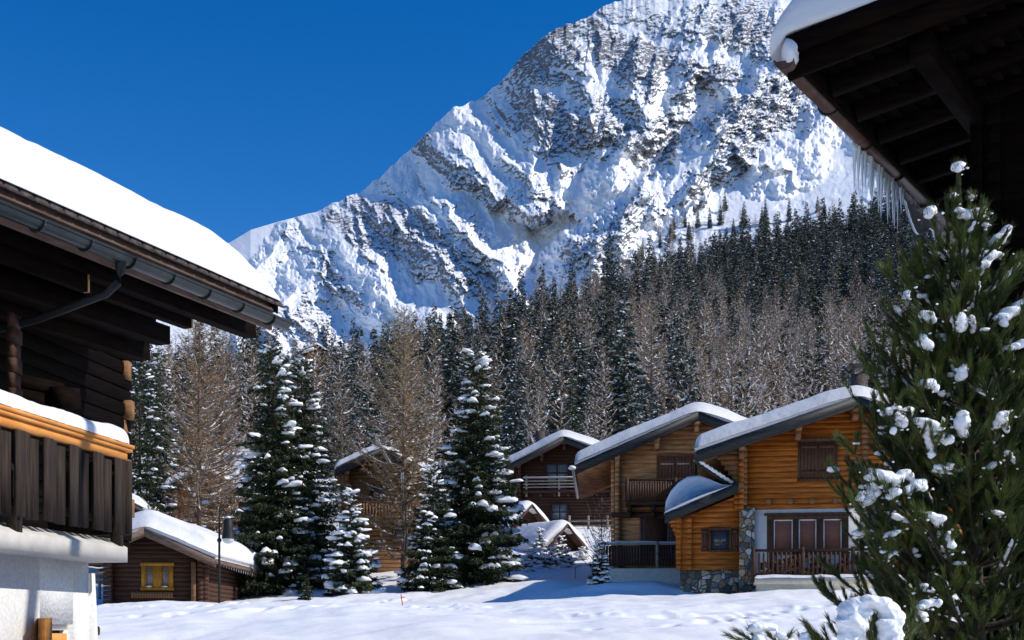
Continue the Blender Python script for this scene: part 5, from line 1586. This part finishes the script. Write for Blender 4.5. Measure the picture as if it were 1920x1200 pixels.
for i in np.nonzero(individual)[0]:
    k = rs.randint(0, 5)
    H, parts = (SP if is_sp[i] else LP)[k]
    s_ = (float(ht[i]) * rs.uniform(.9, 1.12), float(ht[i]) * rs.uniform(.9, 1.12), float(ht[i]))
    h, a = zone(i)
    h = {'low': 'low on the hill', 'halfway up': 'halfway uphill', 'high': 'high on the hill'}[h]
    kind = 'spruce' if is_sp[i] else 'larch'
    sz = 'short ' if ht[i] < .80 else ('tall ' if ht[i] > .98 else 'medium ')
    look = ('darker', 'snowy', 'slim', 'whitest', 'wide')[k] if is_sp[i] else ('brown', 'grey', 'slim brown', 'snow lined', 'golden')[k]
    lab = sz + look + (' spruce ' if is_sp[i] else ' larch ') + h + ' ' + a
    grp = kind + ' trees ' + h + ' ' + a
    key = (is_sp[i], k)
    if key not in roots:
        t = plant_tree(parts, kind + '_tree', lab, kind + ' tree', float(x_[i]), float(y_[i]), rz=rs.rand() * 6.28, sc_=s_, group=grp); roots[key] = t
    else:
        copy_tree(roots[key], float(x_[i]), float(y_[i]), lab, rs.rand() * 6.28, s_, grp, name=kind + '_tree')
    cnt += 1
# the rest of the far wood: one object of points carrying the same trees
rest = np.nonzero(~individual)[0]
print('forest', len(px_), 'seen', seen.sum(), 'individual', cnt, 'rest', len(rest))


def scatter(name, label, cat, points, kinds, scales, rots):
    """one object: instances of the ten forest tree shapes on a point mesh"""
    me = bpy.data.meshes.new(name); me.from_pydata([tuple(p) for p in points], [], []); 
    for nm, dt, arr in (('kind', 'INT', kinds), ('size', 'FLOAT', scales), ('turn', 'FLOAT', rots)):
        a = me.attributes.new(nm, dt, 'POINT'); a.data.foreach_set('value', np.array(arr, dtype=np.int32 if dt == 'INT' else np.float32))
    o = bpy.data.objects.new(name, me); C.objects.link(o)
    tree = bpy.data.node_groups.new(name, 'GeometryNodeTree')
    tree.interface.new_socket('Geometry', in_out='INPUT', socket_type='NodeSocketGeometry'); tree.interface.new_socket('Geometry', in_out='OUTPUT', socket_type='NodeSocketGeometry')
    nd = tree.nodes; lk = tree.links
    gi = nd.new('NodeGroupInput'); go = nd.new('NodeGroupOutput'); join = nd.new('GeometryNodeJoinGeometry')
    ak = nd.new('GeometryNodeInputNamedAttribute'); ak.data_type = 'INT'; ak.inputs[0].default_value = 'kind'
    asz = nd.new('GeometryNodeInputNamedAttribute'); asz.data_type = 'FLOAT'; asz.inputs[0].default_value = 'size'
    at_ = nd.new('GeometryNodeInputNamedAttribute'); at_.data_type = 'FLOAT'; at_.inputs[0].default_value = 'turn'
    cx = nd.new('ShaderNodeCombineXYZ'); lk.new(at_.outputs[0], cx.inputs[2])
    m2p = nd.new('GeometryNodeMeshToPoints'); lk.new(gi.outputs[0], m2p.inputs[0])
    for kk, (H, parts) in enumerate(SP + LP):
        cmp_ = nd.new('FunctionNodeCompare'); cmp_.data_type = 'INT'; cmp_.operation = 'EQUAL'
        lk.new(ak.outputs[0], cmp_.inputs[2]); cmp_.inputs[3].default_value = kk
        jn = nd.new('GeometryNodeJoinGeometry')
        for p in parts:
            if p is None: continue
            oi = nd.new('GeometryNodeObjectInfo'); oi.inputs[0].default_value = p; oi.transform_space = 'ORIGINAL'
            lk.new(oi.outputs['Geometry'], jn.inputs[0])
        ip = nd.new('GeometryNodeInstanceOnPoints')
        lk.new(m2p.outputs[0], ip.inputs['Points']); lk.new(cmp_.outputs[0], ip.inputs['Selection'])
        g2i = nd.new('GeometryNodeGeometryToInstance'); lk.new(jn.outputs[0], g2i.inputs[0]); lk.new(g2i.outputs[0], ip.inputs['Instance'])
        lk.new(cx.outputs[0], ip.inputs['Rotation']); lk.new(asz.outputs[0], ip.inputs['Scale'])
        lk.new(ip.outputs[0], join.inputs[0])
    lk.new(join.outputs[0], go.inputs[0])
    md = o.modifiers.new('scatter', 'NODES'); md.node_group = tree
    tag(o, label, cat, kind='stuff')
    return o
scatter('forest', 'dense far wood of snow dusted spruces and bare larches up the hillside', 'forest', np.stack([x_[rest], y_[rest], z_[rest] - .1], -1),
        np.where(is_sp[rest], rs.randint(0, 5, len(rest)), 5 + rs.randint(0, 5, len(rest))), ht[rest], rs.rand(len(rest)) * 6.28)
# lone trees climbing the foot of the mountain
k = 0
for n_try in range(1500):
    px = rs.uniform(1190, 1560); py = rs.uniform(395, 505)
    lim = np.interp(px, [1190, 1250, 1300, 1380, 1460, 1560], [470, 425, 385, 365, 395, 395])
    gtop = np.interp(px, PXT, [HZ - t * F for t in YTOP])
    if py < lim or py > gtop - 8 or (px > 1440 and rs.rand() < .75): continue
    if rs.rand() > .12 + .8 * (noise2(px / 24, py / 24, 4) > .1): continue
    p = mountain_point(px, py); kd = rs.rand() < .55; q_ = rs.randint(0, 5)
    s0 = rs.uniform(.8, 1.6) * 1.15
    copy_tree(roots[(kd, q_)], p.x, p.y, ('lone spruce' if kd else 'lone larch') + ' on the snowy foot of the mountain above the hillside wood', rs.rand() * 6, (s0, s0, s0),
              ('spruces' if kd else 'larches') + ' on the mountain foot', z=p.z, name='spruce_tree' if kd else 'larch_tree')
    k += 1
    if k >= (70): break

# ------------------------------------------------------------------ the big near pine
def needles_on(T_, p0, p1, dens=520, ln=.066, wd=.0019, rs=None, spread=.46, t0=0.0):
    """long needles around a shoot from p0 to p1 (arrays), pointing forward"""
    p0 = np.array(p0); p1 = np.array(p1); v = p1 - p0; Ls = np.linalg.norm(v); d = v / Ls
    n = max(8, int(Ls * dens)); t = rs.uniform(t0, 1.0, n)
    r_ = unit(np.cross(d, rs.normal(size=(n, 3))))
    sp = spread * rs.uniform(.45, 1.15, n) * (1 - .35 * t)
    dd = unit(d + r_ * sp[:, None])
    c = p0 + v * t[:, None] + r_ * .004
    sd = unit(np.cross(dd, rs.normal(size=(n, 3))))
    T_.fans(c, dd, sd, ln * rs.uniform(.7, 1.15, n), np.full(n, wd))


def snow_run(mb, pts, rad, seed):
    """string of lumps along a bough; joined later by remeshing"""
    r2 = random.Random(seed)
    for i in range(len(pts) - 1):
        a, b_ = Vector(pts[i]), Vector(pts[i + 1]); n = max(2, int((b_ - a).length / (rad[i] * .28)))
        for k in range(n):
            t = k / n; r_ = rad[i] * (1 - t) + rad[i + 1] * t
            r_ *= .92 + .16 * math.sin(seed * 1.7 + i * 2.1 + k * .9)
            mb.blob(a.lerp(b_, t) + Vector((r2.uniform(-.12, .12) * r_, r2.uniform(-.12, .12) * r_, r_ * .2)), (r_ * 1.3, r_ * 1.1, r_ * .62), 2, r2.randint(0, 90), .2)


rs = np.random.RandomState(5)
PY0 = 8.5
tb = Vector((gx(1842, PY0), PY0, .3)); tt_ = Vector((gx(1797, PY0), PY0, P(0, 330, PY0).z))
pine = thing('pine_tree', 'big young pine with upswept dark green boughs and snow clumps in front of the eave', 'pine tree', (tb.x, tb.y, float(ground(tb.x, tb.y))))
po = Vector(pine.location)
def trunk_at(z):
    t = (z - tb.z) / (tt_.z - tb.z); return np.array(tb.lerp(tt_, t))
TR = MB(); TR.tube([tb - Vector((0, 0, .6)), tb.lerp(tt_, .3), tb.lerp(tt_, .7), tt_ + Vector((0, 0, .05))], [.095, .07, .032, .008], 10)
T_ = Tris(); BR = MB(); SN = MB(); SM = MB()
H_ = tt_.z - tb.z


def bough(p0, az, Lb, rise, nside, seedv, droop=0.0, shoot=.30, snow=.25, end=None):
    """one bough: curved limb with forward side shoots, all needled"""
    u = np.array([math.cos(az), math.sin(az), 0]); s_ = np.array([-u[1], u[0], 0]); n = 8
    ts = np.linspace(0, 1, n)
    if end is not None:
        e = np.array(end); v = e - p0; pp = p0 + v * ts[:, None]; pp[:, 2] += -.10 * Lb * np.sin(PI * ts)
        u = unit(np.array([v[0], v[1], 0]) + 1e-6); s_ = np.array([-u[1], u[0], 0])
    else:
        bend = rs.uniform(-.15, .15)
        pp = p0 + u * (Lb * ts)[:, None] + s_ * (bend * Lb * ts ** 2)[:, None]
        pp[:, 2] += Lb * (rise * ts ** 1.6 * 1.0 + .12 * ts) - droop * Lb * np.sin(PI * ts) * .5
    BR.tube([tuple(p) for p in pp], [max(.0035, .006 + .016 * Lb * (1 - t)) for t in ts], 5, cap=False)
    k0 = int(n * .35)
    for j in range(k0, n - 1): needles_on(T_, pp[j], pp[j + 1], 600, .064, rs=rs)
    d = unit(pp[-1] - pp[-2]); tip = pp[-1] + unit(d + np.array([0, 0, .55])) * .10
    needles_on(T_, pp[-1], tip, 700, .062, rs=rs)
    for j in range(nside):
        t = rs.uniform(.30, .97); i = min(n - 2, int(t * (n - 1))); q0 = pp[i] + (pp[i + 1] - pp[i]) * rs.rand()
        dd = unit(unit(pp[i + 1] - pp[i]) * rs.uniform(.5, 1) + s_ * rs.choice([-1, 1]) * rs.uniform(.35, .9) + np.array([0, 0, rs.uniform(.15, .75)]))
        l_ = (shoot * (1.15 - t * .6)) * rs.uniform(.55, 1.1) * min(1, Lb * 1.3 + .2)
        q1_ = q0 + dd * l_ * .5; q2 = q1_ + unit(dd + np.array([0, 0, .35])) * l_ * .5
        BR.tube([tuple(q0), tuple(q1_), tuple(q2)], [.005, .004, .002], 4, cap=False)
        needles_on(T_, q0, q1_, 600, .064, rs=rs, t0=.1); needles_on(T_, q1_, q2, 800, .060, rs=rs)
        if rs.rand() < .5:
            q3 = q1_ + unit(dd + rs.normal(size=3) * .5 + np.array([0, 0, .3])) * l_ * .45; needles_on(T_, q1_, q3, 560, .058, rs=rs)
        if rs.rand() < snow:
            r_ = rs.uniform(.012, .032); SM.blob(tuple(q1_ + np.array([0, 0, r_ * .9])), (r_ * 1.9, r_ * 1.3, r_ * .8), 1, rs.randint(90), .5)
            if rs.rand() < .6: SM.blob(tuple((q1_ + q0) / 2 + np.array([0, 0, r_ * .8])), (r_ * 1.6, r_ * 1.1, r_ * .7), 1, rs.randint(90), .5)
    if end is None and rs.rand() < .42 and (pp[-1][1] < PY0 + .25):
        i0 = rs.randint(3, 5); i1 = rs.randint(i0 + 1, n); r_ = rs.uniform(.012, .026)
        snow_run(SN, [tuple(pp[j] + np.array([0, 0, r_ * .9])) for j in range(i0, i1 + 1 if i1 + 1 <= n else n)], [r_ * (1 - .12 * j) for j in range(8)], int(rs.randint(99)))
    return pp

z = .95; kk = 0
while z < tt_.z - .55:
    f = (z - tb.z) / H_
    Lm = 1.16 * (1 - f) ** .95 + .07
    nb = 9 if f < .8 else 6
    a0 = rs.rand() * 6.28
    for k in range(nb):
        az = a0 + 6.283 * k / nb + rs.uniform(-.3, .3)
        L_ = Lm * rs.uniform(.72, 1.12)
        rise = (.22 + .50 * f) * rs.uniform(.7, 1.25)
        bough(trunk_at(z + rs.uniform(-.06, .06)), az, L_ * (1 if f < .86 else .75), rise, int(4 + 10 * L_), kk, droop=.12 * (1 - f), snow=.05, shoot=.36); kk += 1
    z += .22 - .06 * f
# leader
needles_on(T_, trunk_at(tt_.z - .45), trunk_at(tt_.z + .03), 2200, .05, rs=rs, spread=.6)
for (px, py, px2, py2) in ((1770, 480, 1745, 402), (1778, 470, 1775, 372), (1815, 440, 1818, 365), (1830, 500, 1842, 372), (1790, 440, 1787, 366), (1835, 520, 1890, 432), (1850, 560, 1912, 500), (1700, 560, 1690, 480), (1735, 560, 1722, 462), (1760, 580, 1715, 470)):
    p0 = np.array(P(px, py, PY0 + rs.uniform(-.12, .1))); p1 = np.array(P(px2, py2, PY0 + rs.uniform(-.16, .1)))
    needles_on(T_, p0, p1, 1800, .050, rs=rs, spread=.55); BR.tube([tuple(p0), tuple(p1)], [.008, .003], 5, cap=False)
# boughs that carry the large clumps of snow; (points along the clump in photo pixels, radii in px, depth)
CL = [([(1797, 314), (1800, 308)], [9, 9], 8.5), ([(1745, 400), (1746, 390)], [10, 11], 8.35), ([(1786, 372), (1787, 362)], [6, 5], 8.4), ([(1822, 372), (1823, 366)], [5, 5], 8.5),
      ([(1795, 398), (1812, 402), (1832, 398)], [9, 12, 9], 8.45), ([(1838, 410), (1846, 386)], [6, 6], 8.5), ([(1860, 460), (1876, 445), (1890, 426)], [8, 9, 6], 8.45), ([(1838, 505), (1855, 480), (1875, 478)], [11, 12, 8], 8.3),
      ([(1848, 425), (1850, 420)], [7, 6], 8.4), ([(1735, 590), (1742, 606)], [11, 12], 8.1), ([(1796, 590), (1800, 606), (1798, 622)], [10, 13, 8], 8.0), ([(1818, 596), (1822, 606)], [8, 7], 8.05), ([(1730, 632), (1738, 655)], [7, 13], 8.0),
      ([(1808, 685), (1800, 715)], [6, 10], 7.9), ([(1732, 722), (1746, 716)], [12, 10], 7.8), ([(1668, 776), (1690, 778), (1706, 768)], [14, 15, 9], 7.75), ([(1690, 785), (1684, 800)], [9, 6], 7.7), ([(1718, 788), (1742, 800), (1752, 820), (1744, 845)], [9, 15, 15, 8], 7.7),
      ([(1756, 816), (1774, 818)], [9, 6], 7.7), ([(1806, 775), (1802, 800), (1807, 822)], [8, 14, 7], 7.7), ([(1880, 778), (1879, 795)], [10, 10], 7.8), ([(1636, 896), (1655, 893), (1640, 925), (1618, 948)], [17, 16, 12, 10], 7.65), ([(1655, 900), (1675, 905), (1700, 885)], [14, 14, 9], 7.65),
      ([(1673, 920), (1674, 930)], [9, 7], 7.65), ([(1615, 925), (1610, 940)], [8, 6], 7.6), ([(1705, 920), (1722, 910), (1732, 900)], [9, 12, 7], 7.7), ([(1742, 965), (1760, 975), (1760, 990)], [8, 12, 7], 7.6), ([(1726, 962), (1724, 965)], [6, 5], 7.6), ([(1660, 960), (1690, 975), (1708, 980)], [5, 8, 6], 7.7),
      ([(1640, 1012), (1670, 1003), (1690, 995)], [6, 8, 5], 7.7), ([(1878, 600), (1898, 586), (1925, 570)], [11, 15, 12], 8.1), ([(1895, 655), (1925, 645)], [8, 12], 8.0), ([(1776, 1005), (1785, 1030)], [7, 7], 7.7), ([(1698, 560), (1702, 545)], [6, 5], 8.2), ([(1680, 575), (1690, 600)], [5, 5], 8.3),
      ([(1780, 880), (1782, 870)], [8, 6], 7.8), ([(1850, 880), (1870, 870)], [7, 8], 7.9), ([(1660, 1045), (1680, 1035)], [6, 7], 7.7), ([(1730, 1100), (1745, 1110)], [8, 9], 7.7), ([(1860, 960), (1880, 965)], [6, 6], 7.8), ([(1830, 730), (1850, 740)], [6, 7], 7.8), ([(1890, 850), (1905, 870)], [7, 5], 7.8), ([(1725, 1140), (1745, 1128)], [9, 11], 7.6), ([(1640, 700), (1655, 706)], [4, 5], 8.2)]
for k, (pts, rad, Yc) in enumerate(CL):
    W = [np.array(P(a, b_, Yc + .03 * i)) for i, (a, b_) in enumerate(pts)]
    Rd = [r_ / F * Yc * 1.0 for r_ in rad]
    snow_run(SN, [tuple(w_) for w_ in W], Rd, k)
    for w_ in W:                          # needle tips and crumbs around the clump
        nn = 70; c_ = w_ + rs.normal(size=(nn, 3)) * Rd[0] * np.array([.55, .45, .25]) - np.array([0, 0, Rd[0] * .35])
        dd = unit(rs.normal(size=(nn, 3)) * .7 + np.array([-.25 if w_[0] < tb.x else .25, -.3, .75])); sd_ = unit(np.cross(dd, rs.normal(size=(nn, 3))))
        T_.fans(c_, dd, sd_, rs.uniform(.03, .075, nn) + Rd[0] * .35, np.full(nn, .0019))
        for j in range(2):
            r_ = rs.uniform(.004, .009); SM.blob(tuple(w_ + rs.normal(size=3) * Rd[0] * np.array([1.3, .8, .8]) - np.array([0, 0, Rd[0] * .4])), (r_ * 1.5, r_ * 1.2, r_), 1, rs.randint(90), .5)
    if Rd[0] > .028:                      # uneven hanging lumps
        for j in range(3):
            q_ = W[rs.randint(len(W))]; SN.blob((q_[0] + rs.uniform(-.04, .04), q_[1] + rs.uniform(-.03, .03), q_[2] - rs.uniform(.0, .035)), (.026, .026, .03), 2, k + j, .3)
    e = W[0] + np.array([0, 0, -Rd[0] * .5]); far = W[-1] + np.array([0, 0, -Rd[-1] * .4])
    if pts[0][1] > 560:
        o_ = min(trunk_at(0).shape and W, key=lambda q: abs(q[0] - trunk_at(q[2])[0])); hd = max(.1, abs(o_[0] - trunk_at(o_[2])[0]))
        left = pts[0][0] < 1800
        endp = min(W, key=lambda q: q[0]) if left else max(W, key=lambda q: q[0])
        e = endp + np.array([-.03 if left else .03, -.02, -.03])
        base = trunk_at(e[2] - .30 * np.hypot(e[0] - tb.x, e[1] - tb.y) - .05)
        bough(base, 0, float(np.linalg.norm(e - base)), 0, 9, k, snow=.1, end=e)
# upswept boughs that stand out at the side, tips as in the photograph
for (px, py, Yc) in ((1612, 672, 8.3), (1668, 520, 8.4), (1664, 590, 8.3), (1640, 640, 8.2), (1622, 790, 8.1), (1598, 740, 8.2), (1570, 888, 8.0), (1590, 960, 7.9), (1650, 845, 8.1), (1590, 1000, 7.9), (1640, 1075, 7.8), (1655, 745, 8.0), (1600, 850, 7.9), (1920, 520, 8.5), (1905, 700, 8.3), (1700, 500, 8.45), (1580, 930, 8.2), (1700, 1120, 7.9), (1660, 1110, 8.1)):
    e = np.array(P(px, py, Yc)); base = trunk_at(e[2] - .50 * np.hypot(e[0] - tb.x, e[1] - tb.y))
    bough(base, 0, float(np.linalg.norm(e - base)), 0, 11, 5, snow=.12, end=e)
tk = TR.build('trunk', M['bark'], pine, True, off=po); BR.build('branch', M['bark'], pine, True, off=po)
cr_ = T_.build('crown', M['needle_pine'], pine); cr_.location = -po
sn = SN.build('branch_snow', M['snow_near'], pine, True, off=po); remesh(sn, .0085, 5, .008)
SM.build('snow_crumbs', M['snow_near'], pine, True, off=po)['kind'] = 'stuff'

# ------------------------------------------------------------------ snow laden pine boughs along the lower edge
def low_bough(name, label, clumps, shoots, loc_px, Yc, vox=.008, disp=.01):
    p_ = P(*loc_px, Yc); root = thing(name, label, 'pine bough', (p_.x, p_.y, float(ground(p_.x, p_.y))))
    off = Vector(root.location); T2 = Tris(); B2 = MB(); S2 = MB()
    for (a, b_, c, d, y1, y2) in shoots:
        p0 = np.array(P(a, b_, y1)); p1 = np.array(P(c, d, y2)); needles_on(T2, p0, p1, 900, .062, rs=rs, spread=.6)
        B2.tube([tuple(p0), tuple(p1)], [.006, .003], 5, cap=False)
    for k, (pts, rad) in enumerate(clumps):
        W = [tuple(P(a, b_, Yc + .02 * ((i * 7) % 3))) for i, (a, b_) in enumerate(pts)]
        snow_run(S2, W, [r_ / F * Yc for r_ in rad], k + 50)
    B2.build('stem', M['bark'], root, True, off=off)
    c_ = T2.build('needles', M['needle_pine'], root); c_.location = -off
    s_ = S2.build('branch_snow', M['snow_near'], root, True, off=off); remesh(s_, vox, 3, disp)
low_bough('pine_bough', 'low pine bough bent into an arch under a thick white load of snow', [([(1588, 1195), (1590, 1160), (1605, 1138), (1630, 1128), (1655, 1136), (1672, 1158), (1678, 1190), (1672, 1225)], [17, 19, 20, 17, 18, 19, 16, 14]), ([(1602, 1160), (1606, 1190), (1600, 1225)], [20, 18, 14]), ([(1590, 1200), (1585, 1230)], [15, 12]), ([(1660, 1170), (1655, 1200), (1652, 1225)], [16, 13, 12]), ([(1622, 1150), (1618, 1178)], [13, 9])],
          [(1650, 1240, 1622, 1165, 6.9, 7.0), (1640, 1240, 1640, 1155, 7.0, 7.0), (1620, 1235, 1570, 1168, 7, 7.1), (1680, 1240, 1700, 1160, 7, 7.1), (1700, 1220, 1712, 1150, 7.2, 7.3), (1690, 1200, 1724, 1168, 7.2, 7.3), (1630, 1210, 1634, 1165, 6.95, 6.9)], (1640, 1260), 7.0)
low_bough('pine_bough', 'dark pine bough with two shaded lumps of snow, lowest edge of the open field', [([(1410, 1182), (1432, 1176), (1452, 1180)], [11, 14, 10]), ([(1425, 1195), (1422, 1215)], [12, 10]), ([(1462, 1190), (1478, 1205)], [8, 9])],
          [(1440, 1222, 1362, 1190, 7.2, 7.1), (1430, 1215, 1380, 1182, 7.2, 7.2), (1450, 1225, 1405, 1180, 7.2, 7.2), (1470, 1225, 1440, 1186, 7.2, 7.2), (1450, 1230, 1485, 1186, 7.2, 7.2), (1480, 1235, 1395, 1205, 7.2, 7.2), (1440, 1240, 1372, 1212, 7.1, 7.1)], (1440, 1280), 7.2)
low_bough('pine_bough', 'single pine tip leaning beside the arched snowy bough', [([(1508, 1190), (1510, 1215)], [8, 9])],
          [(1560, 1230, 1505, 1164, 7.1, 7.1), (1565, 1225, 1515, 1172, 7.15, 7.15), (1550, 1240, 1520, 1185, 7.1, 7.1), (1570, 1240, 1545, 1180, 7.1, 7.1)], (1550, 1280), 7.1)
